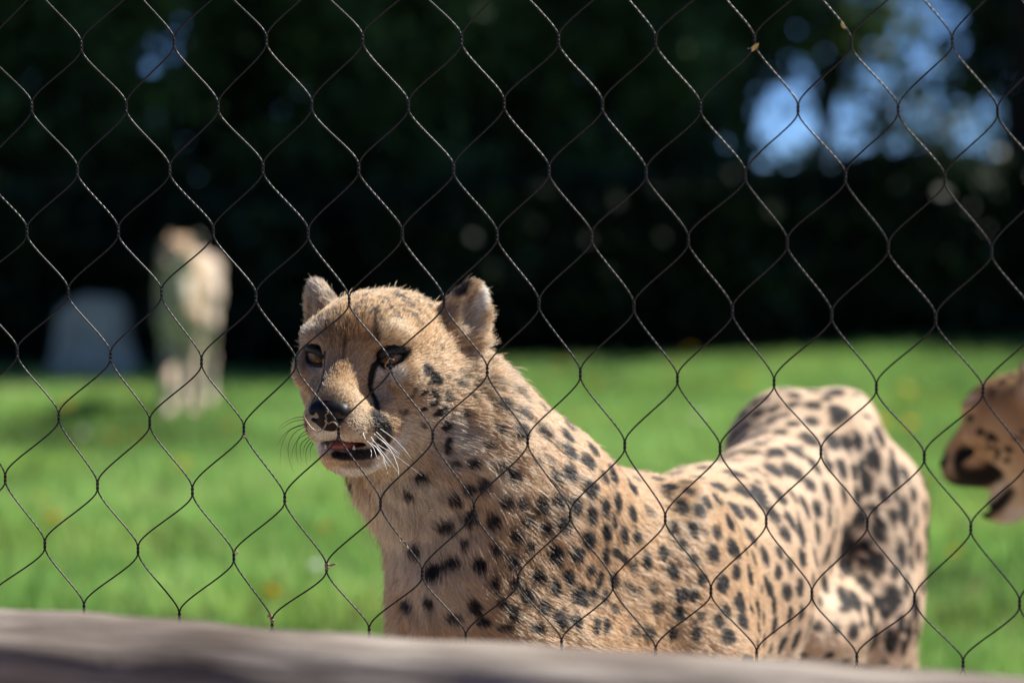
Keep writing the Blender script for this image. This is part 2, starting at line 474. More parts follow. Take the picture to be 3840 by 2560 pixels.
# ------------------------------------------------------------------ fence net
ROWS = {  # node centres measured on the photograph (2352 px wide)
 0: ([187, 400, 612, 833, 1060, 1283, 1506, 1733, 1955, 2187], [105, 97, 92, 90, 91, 91, 92, 93, 97, 95]),
 1: ([73, 290, 501, 716, 938, 1158, 1384, 1609, 1833, 2063, 2292], [245, 245, 244, 241, 242, 237, 241, 246, 250, 252, 256]),
 2: ([178, 390, 604, 824, 1042, 1261, 1484, 1712, 1942, 2170], [391, 390, 386, 386, 388, 391, 396, 401, 406, 411]),
 3: ([62, 272, 490, 708, 924, 1142, 1359, 1581, 1808, 2040, 2277], [531, 531, 531, 535, 536, 540, 543, 550, 557, 567, 576]),
 4: ([157, 371, 588, 802, 1020, 1238, 1456, 1682, 1910, 2149], [671, 673, 680, 690, 692, 697, 703, 713, 722, 731]),
 5: ([40, 254, 463, 680, 897, 1119, 1333, 1556, 1778, 2013, 2258], [808, 817, 830, 832, 840, 850, 858, 870, 878, 889, 897]),
 6: ([135, 344, 560, 778, 994, 1212, 1435, 1654, 1886, 2123], [957, 970, 985, 990, 1001, 1012, 1022, 1030, 1037, 1049]),
 7: ([12, 224, 442, 654, 874, 1089, 1310, 1528, 1760, 1992, 2230], [1098, 1115, 1127, 1145, 1156, 1167, 1181, 1190, 1196, 1203, 1212]),
 8: ([103, 317, 537, 750, 970, 1190, 1408, 1633, 1865, 2101, 2342], [1250, 1262, 1278, 1303, 1316, 1331, 1341, 1356, 1363, 1375, 1385]),
 9: ([193, 412, 625, 848, 1070, 1290, 1506, 1738, 1968, 2212], [1395, 1413, 1430, 1449, 1464, 1477, 1495, 1502, 1512, 1524]),
}
# column index of the first entry: node (r, c) with c even on even rows
FIRST = {0: 1, 1: 0, 2: 1, 3: 0, 4: 1, 5: 0, 6: 1, 7: 0, 8: 1, 9: 2}
node = {}
for r, (X_, Y_) in ROWS.items():
    for q, (x, y) in enumerate(zip(X_, Y_)): node[(r, FIRST[r] + 2 * q)] = np.array([x, y], float)
    ks = [FIRST[r] + 2 * q for q in range(len(X_))]
    for side in (0, 1):
        for m in range(1, 9):
            if side == 0: node[(r, ks[0] - 2 * m)] = node[(r, ks[0])] - m * (node[(r, ks[2])] - node[(r, ks[0])]) / 2
            else: node[(r, ks[-1] + 2 * m)] = node[(r, ks[-1])] + m * (node[(r, ks[-1])] - node[(r, ks[-3])]) / 2
for r in (-1, -2, -3, -4, -5, 10, 11, 12, 13):
    s = 1 if r > 0 else -1
    a_, b_ = (r - 2 * s, r - 4 * s)
    for (rr, c) in list(node):
        if rr == a_:
            if (b_, c) in node: node[(r, c)] = 2 * node[(a_, c)] - node[(b_, c)]
FY0, FSL = 2.60, -0.20
def fence_pt(px, py):
    d = ray(px / .6125, py / .6125)
    t = FY0 / (1 - FSL * d[0])
    return CAM + d * t
FN = nrm(np.array([FSL, -1, 0]))         # towards the camera
FT = nrm(np.array([1, FSL, 0]))
node3 = {k: fence_pt(*v) for k, v in node.items()}
fence = empty('wire_net_fence', (0, FY0, 0))
tag(fence, 'dark knotted steel rope net with diamond meshes in front of the cheetahs', 'fence')
CR = 0.00076
def cable(chain, sgn, hand):
    pts = []
    hh = .0054
    for q, k in enumerate(chain):
        c = node3[k]
        tt = np.linspace(0, 1, 13)
        if hand > 0: ox, od = -np.cos(3 * math.pi * tt), np.sin(3 * math.pi * tt)
        else: ox, od = np.cos(3 * math.pi * tt), -np.sin(3 * math.pi * tt)
        up = np.array([0, 0, 1.0])
        tw = c[None] + up[None] * (hh * (1 - 2 * tt))[:, None] + FT[None] * (ox * CR * 1.05)[:, None] + FN[None] * (od * CR * 1.05)[:, None]
        if q > 0:
            a = pts[-1]; bq = tw[0]
            m = np.linalg.norm(bq - a) * .49
            j1 = 1 + rng.normal(0, .06); j2 = 1 + rng.normal(0, .06)
            ta = nrm(np.array([0, 0, -1.0]) + FT * hand * .30) * m * j1; tb = nrm(np.array([0, 0, -1.0]) + FT * hand * .30) * m * j2
            s = np.linspace(0, 1, 17)[1:-1, None]
            H = (2 * s**3 - 3 * s**2 + 1) * a + (s**3 - 2 * s**2 + s) * ta + (-2 * s**3 + 3 * s**2) * bq + (s**3 - s**2) * tb
            pts += list(H)
        pts += list(tw)
    pts = np.array(pts)
    v, f = tube(pts, CR, 7)
    o = mesh_obj('cable', v - [0, FY0, 0], f, M_cable, fence)
    me = o.data
    L = np.concatenate([[0], np.cumsum(np.linalg.norm(np.diff(pts, axis=0), axis=1))])
    seg = 7
    uvl = me.uv_layers.new(name='uv')
    li = np.zeros(len(me.loops), np.int32); me.loops.foreach_get('vertex_index', li)
    uu = np.zeros((len(li), 2), np.float32)
    uu[:, 0] = L[li // seg] / .0028 * .32; uu[:, 1] = (li % seg) / seg * .64
    uvl.data.foreach_set('uv', uu.ravel())
    return o
def chains(dc):
    done = set(); out = []
    for k in sorted(node3):
        if k in done: continue
        p = (k[0] - 1, k[1] - dc)
        if p in node3: continue
        ch = [k]
        while (ch[-1][0] + 1, ch[-1][1] + dc) in node3: ch.append((ch[-1][0] + 1, ch[-1][1] + dc))
        done.update(ch)
        if len(ch) > 1: out.append(ch)
    return out
for ch in chains(+1): cable(ch, 1, 1)
for ch in chains(-1): cable(ch, 1, -1)

# tie wires, scraps and silk caught on the net
def wire_bit(name, pix, rad, mat, label, cat, group=None, lift=.0016, wob=0.0):
    P = np.array([fence_pt(x, y) for x, y in pix]) + FN * lift
    n = len(P); t = np.linspace(0, n - 1, max(8, n * 5))
    i0 = np.clip(t.astype(int), 0, n - 2); u = (t - i0)[:, None]
    Pm = P[np.clip(i0 - 1, 0, n - 1)]; P0 = P[i0]; P1 = P[i0 + 1]; P2 = P[np.clip(i0 + 2, 0, n - 1)]
    C = .5 * ((2 * P0) + (-Pm + P1) * u + (2 * Pm - 5 * P0 + 4 * P1 - P2) * u**2 + (-Pm + 3 * P0 - 3 * P1 + P2) * u**3)
    if wob: C = C + FN * (wob * np.sin(t * 2.4))[:, None]
    v, f = tube(C, rad, 6)
    o = mesh_obj(name, v, f, mat)
    return tag(o, label, cat, group)
def c1(x, y): return (637 + x * .3281, 600.25 + y * .3281)
G = 'rusty tie wires on the net'
wire_bit('tie_wire', [c1(*p) for p in [(822, 690), (808, 684), (785, 682), (775, 700), (762, 718), (760, 735), (778, 748), (780, 765), (792, 772)]], .00055, M_rust, 'small bent tie wire looped on the net knot over the right eye', 'wire', G)
wire_bit('tie_wire', [c1(*p) for p in [(190, 1080), (200, 1105), (235, 1155), (270, 1185), (300, 1188), (328, 1165), (345, 1130), (335, 1110), (345, 1120), (360, 1135), (385, 1122), (410, 1130), (425, 1150), (450, 1155), (465, 1145)]], .0006, M_rust, 'long curled loose tie wire hanging below the nose on the net', 'wire', G)
wire_bit('tie_wire', [c1(*p) for p in [(348, 1045), (360, 1050), (355, 1062), (340, 1075), (345, 1095), (350, 1110)]], .0005, M_rust, 'short kinked tie wire over the nose pad on the net', 'wire', G)
def c2(x, y): return ((1350 + x / 1.568) * .6125, (1500 + y / 1.568) * .6125)
wire_bit('tie_wire', [c2(*p) for p in [(232, 800), (238, 825), (262, 830), (300, 828), (335, 810), (360, 765), (385, 710), (402, 670), (412, 648), (430, 650)]], .00062, M_rust, 'pale twisted tie wire sticking up from the net over the chest', 'wire', G)
wire_bit('tie_wire', [c2(*p) for p in [(250, 838), (262, 850), (258, 862), (275, 858), (285, 872), (275, 880), (268, 868)]], .0005, M_rust, 'tight wire wrap on the cable over the chest', 'wire', G)
def c6(x, y): return ((x / 1.568) * .6125, (2000 + y / 1.568) * .6125)
wire_bit('tie_wire', [c6(*p) for p in [(1912, 182), (1930, 175), (1945, 188), (1978, 175), (1950, 180), (1915, 192), (1935, 204), (1918, 210), (1938, 200)]], .0006, M_rust, 'twisted wire ends on the knot above the grass beside the chest', 'wire', G)
wire_bit('tie_wire', [c6(*p) for p in [(1575, 478), (1598, 470), (1578, 488), (1600, 480), (1590, 500), (1612, 505), (1592, 515), (1610, 520)]], .0006, M_rust, 'wire coil on the knot just above the wooden rail', 'wire', G)
wire_bit('tie_wire', [c6(*p) for p in [(1378, 108), (1392, 96), (1402, 112), (1388, 118)]], .0005, M_rust, 'tiny wire hook on a cable over the open grass', 'wire', G)
wire_bit('tie_wire', [((700 * 0 + x / 1.568) * .6125, (700 + y / 1.568) * .6125) for x, y in [(1418, 1470), (1430, 1462), (1445, 1468), (1432, 1474), (1420, 1464)]], .0005, M_rust, 'small wire ring on the knot left of the muzzle', 'wire', G)
def leaf_bit(px, py, size, ang, label):
    c = fence_pt(px, py) + FN * .002
    a = math.radians(ang); d = FT * math.cos(a) + np.array([0, 0, 1]) * math.sin(a); s = -FT * math.sin(a) + np.array([0, 0, 1]) * math.cos(a)
    V = [c - d * size, c - d * size * .3 + s * size * .45 + FN * .001, c + d * size * .5 + s * size * .35, c + d * size, c + d * size * .3 - s * size * .4 + FN * .001, c - d * size * .5 - s * size * .3]
    V = np.array(V); V = np.concatenate([V, V - FN * .0006])
    F = [[0, 1, 2, 3, 4, 5], [11, 10, 9, 8, 7, 6]] + [[k, k + 6, (k + 1) % 6 + 6, (k + 1) % 6] for k in range(6)]
    o = mesh_obj('dry_leaf_scrap', V, F, M_scrap, smooth=False)
    tag(o, label, 'leaf scrap')
def c7(x, y): return ((2600 + x / 1.742) * .6125, (y / 1.742) * .6125)
leaf_bit(*c7(405, 310), .0048, 50, 'dry yellow leaf scrap caught under a knot of the net')
leaf_bit(*c7(978, 170), .0034, -60, 'tiny dry husk hanging on a slanting cable of the net')
wire_bit('spider_silk', [c7(355, 320), c7(375, 315), c7(392, 312)], .00022, M_web, 'short pale silk thread beside the leaf scrap', 'silk')
wire_bit('spider_silk', [c7(640, 605), c7(665, 625), c7(690, 660)], .00025, M_web, 'spider silk spun in the fork above a knot of the net', 'silk')

# ------------------------------------------------------------------ rail in front
A_ = at(-900, 1362 / .6125, 2.16); B_ = at(4700, 1584 / .6125, 1.80)
_d = B_ - A_; A_ = A_ - _d * .35; B_ = B_ + _d * .35
rail = empty('wooden_rail', (float((A_[0] + B_[0]) / 2), 1.98, 0))
RR = .052
def log(name, a, b, r, parent, n=90, seg=36, seed=0):
    a = np.array(a, float); b = np.array(b, float)
    L = np.linalg.norm(b - a); T = (b - a) / L
    U = nrm(np.cross(T, [0, 0, 1.0]) if abs(T[2]) < .9 else np.cross(T, [0, 1.0, 0])); W = np.cross(U, T)
    s = np.linspace(0, L, n); an = np.arange(seg) / seg * 2 * math.pi
    S, AN = np.meshgrid(s, an, indexing='ij')
    q = np.stack([S * 1.3, np.cos(AN) * .12, np.sin(AN) * .12 + seed], -1).reshape(-1, 3)
    R = r * (1 + .035 * noise(q, .25, 6) + .03 * noise(q * [.35, 1, 1], .05, 7)).reshape(S.shape)
    P = S[..., None] * T + (np.cos(AN) * R)[..., None] * U + (np.sin(AN) * R)[..., None] * W
    # local frame: x along the log
    Rm = np.stack([T, U, W], 1)
    V = np.stack([S, np.cos(AN) * R, np.sin(AN) * R], -1).reshape(-1, 3)
    i = np.arange(n - 1)[:, None] * seg; j = np.arange(seg)[None]; j2 = (j + 1) % seg
    F = np.stack([i + j, i + seg + j, i + seg + j2, i + j2], -1).reshape(-1, 4).tolist()
    F.append(list(range(seg))); F.append(list(range((n - 1) * seg, n * seg))[::-1])
    o = mesh_obj(name, V, F, M_rail, parent)
    M = Matrix(((Rm[0, 0], Rm[0, 1], Rm[0, 2], 0), (Rm[1, 0], Rm[1, 1], Rm[1, 2], 0), (Rm[2, 0], Rm[2, 1], Rm[2, 2], 0), (0, 0, 0, 1)))
    M.translation = Vector(a) - (parent.location if parent else Vector((0, 0, 0)))
    o.matrix_local = M
    return o
A_[2] -= RR; B_[2] -= RR
log('crossbar', A_, B_, RR, rail, 150)
Td = nrm(B_ - A_)
for pp in (A_ + Td * .12 + [0, .085, 0], B_ - Td * .12 + [0, .085, 0]):
    log('post', [pp[0], pp[1], -.1], [pp[0], pp[1], pp[2] + .04], .045, rail, 24, 24, 3)
tag(rail, 'weathered grey wooden rail running in front of the net', 'railing')

# ------------------------------------------------------------------ cheetahs
# signed-distance primitives blended smoothly, then turned into one mesh
def p_ell(c, r, R=None, k=.02, sub=False): return ('e', np.array(c, float), np.array(r, float), np.eye(3) if R is None else np.array(R, float), k, sub)
def p_cone(a, b, ra, rb, k=.02, sub=False): return ('c', np.array(a, float), np.array(b, float), (ra, rb), k, sub)
def p_ecap(a, b, wa, wb, L, U, k=.03): return ('x', np.array(a, float), np.array(b, float), (wa, wb, np.array(L, float), np.array(U, float)), k, False)
def sdf_eval(P, prims, D=None):
    """P (n,3) float32"""
    D = np.full(len(P), .3, np.float32)
    lo, hi = P.min(0), P.max(0)
    for pr in prims:
        if pr[0] == 'e':
            _, c, r, R, k, sub = pr
            m = float(r.max()) + abs(k) * 1.2 + .03
            sel = (np.abs(P - c.astype(np.float32)) < m).all(1)
            if not sel.any(): continue
            q = (P[sel] - c.astype(np.float32)) @ R.astype(np.float32)
            k0 = np.linalg.norm(q / r, axis=1); k1 = np.linalg.norm(q / (r * r), axis=1) + 1e-9
            d = k0 * (k0 - 1) / k1
        elif pr[0] == 'c':
            _, a, b, (ra, rb), k, sub = pr
            m = max(ra, rb) + k * 1.2 + .03
            sel = ((P > np.minimum(a, b) - m) & (P < np.maximum(a, b) + m)).all(1)
            if not sel.any(): continue
            q = P[sel] - a; ba = b - a
            t = np.clip(q @ ba / (ba @ ba), 0, 1)
            d = np.linalg.norm(q - t[:, None] * ba, axis=1) - (ra + (rb - ra) * t)
        else:
            _, a, b, (wa, wb, L, U), k, sub = pr
            m = max(*wa, *wb) + k * 1.2 + .03
            sel = ((P > np.minimum(a, b) - m) & (P < np.maximum(a, b) + m)).all(1)
            if not sel.any(): continue
            q = P[sel] - a; ba = b - a
            t = np.clip(q @ ba / (ba @ ba), 0, 1); ts = t * t * (3 - 2 * t)
            o = q - t[:, None] * ba
            w = wa[0] + (wb[0] - wa[0]) * ts; h = wa[1] + (wb[1] - wa[1]) * ts
            F_ = np.cross(L, U); F_ = F_ / np.linalg.norm(F_)
            l = o @ L; u = o @ U; f = o @ F_
            mn = np.minimum(w, h)
            k0 = np.sqrt((l / w)**2 + (u / h)**2 + (f / mn)**2)
            k1 = np.sqrt((l / w**2)**2 + (u / h**2)**2 + (f / mn**2)**2) + 1e-9
            d = np.where(k0 > .3, k0 * (k0 - 1) / k1, -mn * .7)
        A = D[sel]
        d = d.astype(np.float32)
        if sub:
            d = -d
            hh = np.maximum(k - np.abs(A - d), 0) / k
            D[sel] = np.maximum(A, d) + hh * hh * k * .25
        else:
            hh = np.maximum(k - np.abs(A - d), 0) / k
            D[sel] = np.minimum(A, d) - hh * hh * k * .25
    return D
def surface_nets(lo, hi, step, prims, M=None):
    """mesh of the zero surface in a box (local frame M: 3x3 axes as columns, origin) """
    ax = [np.arange(l, h_ + step, step, dtype=np.float32) for l, h_ in zip(lo, hi)]
    n = [len(a) for a in ax]
    G_ = np.stack(np.meshgrid(*ax, indexing='ij'), -1).reshape(-1, 3)
    W_ = G_ if M is None else (G_ @ M[0].T.astype(np.float32) + M[1].astype(np.float32))
    D = sdf_eval(W_, prims).reshape(n)
    S = D < 0
    c = [D[i:n[0] - 1 + i, j:n[1] - 1 + j, k:n[2] - 1 + k] for i in (0, 1) for j in (0, 1) for k in (0, 1)]
    cs = np.stack([x < 0 for x in c], -1)
    cnt = cs.sum(-1); act = (cnt > 0) & (cnt < 8)
    idx = np.argwhere(act)
    vals = np.stack([x[act] for x in c], -1)
    cor = np.array([[i, j, k] for i in (0, 1) for j in (0, 1) for k in (0, 1)], float)
    acc = np.zeros((len(idx), 3)); num = np.zeros(len(idx))
    for a in range(8):
        for b in range(a + 1, 8):
            if np.abs(cor[a] - cor[b]).sum() != 1: continue
            va, vb = vals[:, a], vals[:, b]
            m = (va < 0) != (vb < 0)
            t = np.where(m, va / np.where(m, va - vb, 1), 0)
            acc += np.where(m[:, None], cor[a] + t[:, None] * (cor[b] - cor[a]), 0); num += m
    V = (idx + acc / num[:, None]) * step + np.array([a[0] for a in ax])
    vid = -np.ones(act.shape, np.int32); vid[act] = np.arange(len(idx))
    F = []
    for axn in range(3):
        u, v = (axn + 1) % 3, (axn + 2) % 3
        s0 = np.take(S, range(n[axn] - 1), axn); s1 = np.take(S, range(1, n[axn]), axn)
        e = np.argwhere(s0 != s1)
        ok = (e[:, u] > 0) & (e[:, v] > 0) & (e[:, u] < n[u] - 1) & (e[:, v] < n[v] - 1)
        e = e[ok]
        fl_ = s0[tuple(e.T)]
        q = []
        for du, dv in ((-1, -1), (0, -1), (0, 0), (-1, 0)):
            w = e.copy(); w[:, u] += du; w[:, v] += dv; q.append(vid[tuple(w.T)])
        q = np.stack(q, 1)
        q[~fl_] = q[~fl_][:, ::-1]
        F.append(q)
    F = np.concatenate(F)
    F = F[(F >= 0).all(1)]
    if M is not None: V = V @ M[0].T + M[1]
    return V, F
def vnormals(V, F):
    n = np.cross(V[F[:, 2]] - V[F[:, 0]], V[F[:, 3]] - V[F[:, 1]])
    out = np.zeros_like(V)
    for k in range(4): np.add.at(out, F[:, k], n)
    return nrm(out)

# ---- head, in its own frame: x forward, y to the animal's left, z up, origin between the eyes
def head_prims(jaw=0.0):
    Pm = []
    e = lambda *a, **k: Pm.append(p_ell(*a, **k)); cn = lambda *a, **k: Pm.append(p_cone(*a, **k))
    e((-.066, 0, .001), (.074, .064, .050), k=.02)
    e((-.018, 0, .013), (.044, .046, .031), k=.025)
    for s in (1, -1):
        e((-.040, s * .040, -.016), (.046, .026, .030), k=.02)        # cheekbone
        e((-.062, s * .041, -.040), (.048, .031, .040), k=.02)        # cheek
        e((.000, s * .034, .0165), (.018, .017, .0095), k=.012)        # brow
        e((-.002, s * .047, -.020), (.018, .014, .014), k=.014)       # below the eye
    cn((-.010, 0, .006), (.046, 0, -.036), .0265, .0170, k=.016)       # bridge
    e((.040, 0, -.050), (.028, .022, .020), k=.014)
    for s in (1, -1):
        e((.036, s * .0155, -.0610), (.030, .0160, .0190), k=.010)    # whisker pads
        e((.006, s * .027, -.056), (.030, .015, .020), k=.018)        # muzzle side
    e((-.004, 0, -.060), (.042, .034, .028), k=.02)
    # lower jaw, hinged
    cj, sj = math.cos(jaw), math.sin(jaw); hx, hz = -.075, -.045
    def J(p):
        x, y, z = p[0] - hx, p[1], p[2] - hz
        return (hx + cj * x + sj * z, y, hz - sj * x + cj * z)
    e(J((.024, 0, -.0905)), (.025, .0205, .0095), k=.010)
    for s in (1, -1):
        cn(J((.012, s * .012, -.0895)), J((-.060, s * .036, -.066)), .0115, .020, k=.016)
    cn(J((.006, 0, -.0885)), (-.085, 0, -.068), .0165, .044, k=.03)
    for s in (1, -1):
        e((.026, s * .0310, -.0300), (.018, .0085, .015), k=.012, sub=True)   # hollow beside the nose
    # eye sockets
    for s in (1, -1):
        e((.0125, s * .0372, -.0025), (.013, .0135, .0115), k=.008, sub=True)
    # mouth slot
    e(J((.036, 0, -.0815)), (.045, .0225, .0036), k=.004, sub=True)
    # ears: cupped blades
    for s in (1, -1):
        c = np.array([-.093, s * .075, .033])
        up = nrm(np.array([-.18, s * .36, .88])); nn = np.array([.62, s * .62, -.05]); nn = nrm(nn - up * (nn @ up)); sd = np.cross(up, nn)
        R = np.stack([up, sd, nn], 1)
        e(c - up * .012, (.025, .0265, .0130), R=R, k=.014)
        e(c + up * .004 - sd * s * .002, (.021, .0175, .0095), R=R, k=.012)
        e(c + up * .017 - sd * s * .004, (.012, .0075, .0060), R=R, k=.010)
        e(c + nn * .0125 + up * .002, (.020, .0130, .0110), R=R, k=.006, sub=True)
    return Pm, J
def xf_prims(prims, R, o):
    out = []
    for p in prims:
        if p[0] == 'e': out.append(('e', R @ p[1] + o, p[2], R @ p[3], p[4], p[5]))
        elif p[0] == 'c': out.append(('c', R @ p[1] + o, R @ p[2] + o, p[3], p[4], p[5]))
    return out
def head_frame(fwd, up=(0, 0, 1)):
    f = nrm(np.array(fwd, float)); u = np.array(up, float); u = nrm(u - f * (u @ f)); l = np.cross(u, f)
    return np.stack([f, l, u], 1)

def body_prims(S):
    """S: pose dictionary of world points. Trunk stations: (centre, half width, half height)"""
    Pm = []; seg = []
    st_ = S['trunk']
    for (c0, w0, h0), (c1, w1, h1) in zip(st_[:-1], st_[1:]):
        c0 = np.array(c0, float); c1 = np.array(c1, float)
        T = nrm(c1 - c0); L = nrm(np.cross([0, 0, 1.0], T)); U = np.cross(T, L)
        Pm.append(p_ecap(c0, c1, (w0, h0), (w1, h1), L, U, k=.035)); seg.append((c0, c1))
    nk = S['neck']
    for (a, ra), (b, rb) in zip(nk[:-1], nk[1:]):
        Pm.append(p_cone(a, b, ra, rb, k=.045)); seg.append((np.array(a, float), np.array(b, float)))
    for ex in S.get('extra', []): Pm.append(ex)
    for leg in S['legs']:
        for (a, ra), (b, rb) in zip(leg[:-1], leg[1:]):
            Pm.append(p_cone(a, b, ra, rb, k=.03))
    for (a, ra), (b, rb) in zip(S['tail'][:-1], S['tail'][1:]):
        Pm.append(p_cone(a, b, ra, rb, k=.02))
    return Pm, seg
def flow_field(P, seg):
    """head-to-tail direction from the nearest spine segments"""
    W = np.zeros(len(P)); Fv = np.zeros((len(P), 3))
    for a, b in seg:
        ba = b - a; t = np.clip((P - a) @ ba / (ba @ ba), 0, 1)
        d = np.linalg.norm(P - a - t[:, None] * ba, axis=1)
        w = 1 / (d**4 + 1e-6); W += w; Fv += -w[:, None] * nrm(ba)
    return nrm(Fv / W[:, None])

class Cheetah: pass
def build_mesh(S, fine=.0022, coarse=.008, head_box=((-.17, -.125, -.135), (.085, .125, .10))):
    C = Cheetah(); C.S = S
    R, o = S['head_R'], S['head_o']
    hp, J = head_prims(S.get('jaw', 0.0)); C.J = J
    bp_, C.seg = body_prims(S)
    prims = bp_ + xf_prims(hp, R, o)
    Vh, Fh = surface_nets(head_box[0], head_box[1], fine, prims, (R, o))
    allp = np.array([p for leg in S['legs'] for p, _ in leg] + [p for p, _ in S['tail']] + [c for c, _, _ in S['trunk']] + [o], float)
    lo = allp.min(0) - .19; hi = allp.max(0) + .19; lo[2] = allp[:, 2].min() - .05
    Vb, Fb = surface_nets(lo, hi, coarse, prims)
    # drop the coarse head where the fine one stands
    lb = (Vb - o) @ R
    inside = ((lb > np.array(head_box[0]) + .014) & (lb < np.array(head_box[1]) - .006)).all(1)
    Fb = Fb[~inside[Fb].all(1)]
    C.V = np.concatenate([Vh, Vb]); C.F = np.concatenate([Fh, Fb + len(Vh)])
    used = np.unique(C.F); remap = -np.ones(len(C.V), int); remap[used] = np.arange(len(used))
    C.V = C.V[used]; C.F = remap[C.F]
    C.Nrm = vnormals(C.V, C.F)
    return C
def local(C, P): return (P - C.S['head_o']) @ C.S['head_R']

TAN = np.array([.60, .395, .208]); ORANGE = np.array([.37, .185, .062]); CREAM = np.array([.70, .58, .42])
WHITE = np.array([.80, .76, .68]); BLACK = np.array([.008, .007, .007]); GREYT = np.array([.42, .34, .26])

def paint(C, P, Nn, strokes, spots, mirror=False):
    """coat colour at points"""
    S = C.S
    n = len(P)
    lp = local(C, P)
    tb = sstep(.40, .85, np.linalg.norm(P - S['head_o'], axis=1))[:, None]
    col = TAN[None] * (1 - tb) + np.array([.68, .505, .35])[None] * tb
    mixc = lambda col, c, a: col * (1 - a[:, None]) + np.asarray(c)[None] * a[:, None]
    # paler below, richer along the spine
    belly = sstep(-.15, -.75, Nn[:, 2]); col = mixc(col, CREAM, belly * .9)
    top = sstep(.45, .95, Nn[:, 2]); col = mixc(col, ORANGE, top * .25)
    hd = np.linalg.norm(lp - [-.05, 0, -.02], axis=1)
    inhead = 1 - sstep(.11, .16, hd)
    col = mixc(col, np.array([.53, .345, .18]), inhead * .9)
    q = lp.copy()
    if mirror: q[:, 1] = np.abs(q[:, 1])
    for (pts, rad, c, a, soft) in strokes:
        lo = pts.min(0) - rad * 2.2; hi = pts.max(0) + rad * 2.2
        sel = np.where(((q > lo) & (q < hi)).all(1))[0]
        if not len(sel): continue
        d = np.full(len(sel), 9.)
        if len(pts) == 1: d = np.linalg.norm(q[sel] - pts[0], axis=1)
        for u, v in zip(pts[:-1], pts[1:]):
            ba = v - u; t = np.clip((q[sel] - u) @ ba / (ba @ ba + 1e-12), 0, 1)
            d = np.minimum(d, np.linalg.norm(q[sel] - u - t[:, None] * ba, axis=1))
        w = a * (1 - sstep(1 - soft, 1 + soft, d / rad))
        col[sel] = mixc(col[sel], c, w)
    jit = 1 + .12 * noise(P, .006, 5)
    order = np.argsort(P[:, 0]); xs_ = P[order, 0]
    for (c, u, v, ru, rv, a) in spots:
        R_ = max(ru, rv) * 1.5
        ii = order[np.searchsorted(xs_, c[0] - R_):np.searchsorted(xs_, c[0] + R_)]
        sel = ii[(np.abs(P[ii] - c) < R_).all(1)]
        if not len(sel): continue
        dd = P[sel] - c
        x_ = dd @ u / ru; y_ = dd @ v / rv; w_ = dd @ np.cross(u, v) / (max(ru, rv) * 1.3)
        d = np.sqrt(x_**2 + y_**2 + w_**2) * jit[sel]
        col[sel] = mixc(col[sel], BLACK, a * (1 - sstep(.80, 1.06, d)))
    return col
def scatter_spots(C, dens_min, rlo, rhi, keep, seedn=5, init=None, alpha=.96):
    r2 = np.random.default_rng(seedn)
    V, F = C.V, C.F
    a = np.linalg.norm(np.cross(V[F[:, 2]] - V[F[:, 0]], V[F[:, 3]] - V[F[:, 1]]), axis=1)
    k = r2.choice(len(F), 9000, p=a / a.sum())
    P = V[F[k]].mean(1); Nn = nrm(C.Nrm[F[k]].mean(1))
    ok = keep(P, Nn)
    P, Nn = P[ok], Nn[ok]
    flow = flow_field(P, C.seg)
    out = []; cen = np.zeros((0, 3)) if init is None else np.array(init)
    for p, n_, f in zip(P, Nn, flow):
        if len(cen) and np.min(np.linalg.norm(cen - p, axis=1)) < dens_min * r2.uniform(.85, 1.1): continue
        cen = np.vstack([cen, p])
        u = f - n_ * (f @ n_); u = nrm(u); v = np.cross(n_, u)
        r = r2.uniform(rlo, rhi)
        out.append((p, u, v, r * 1.15, r * .85, alpha))
    return out

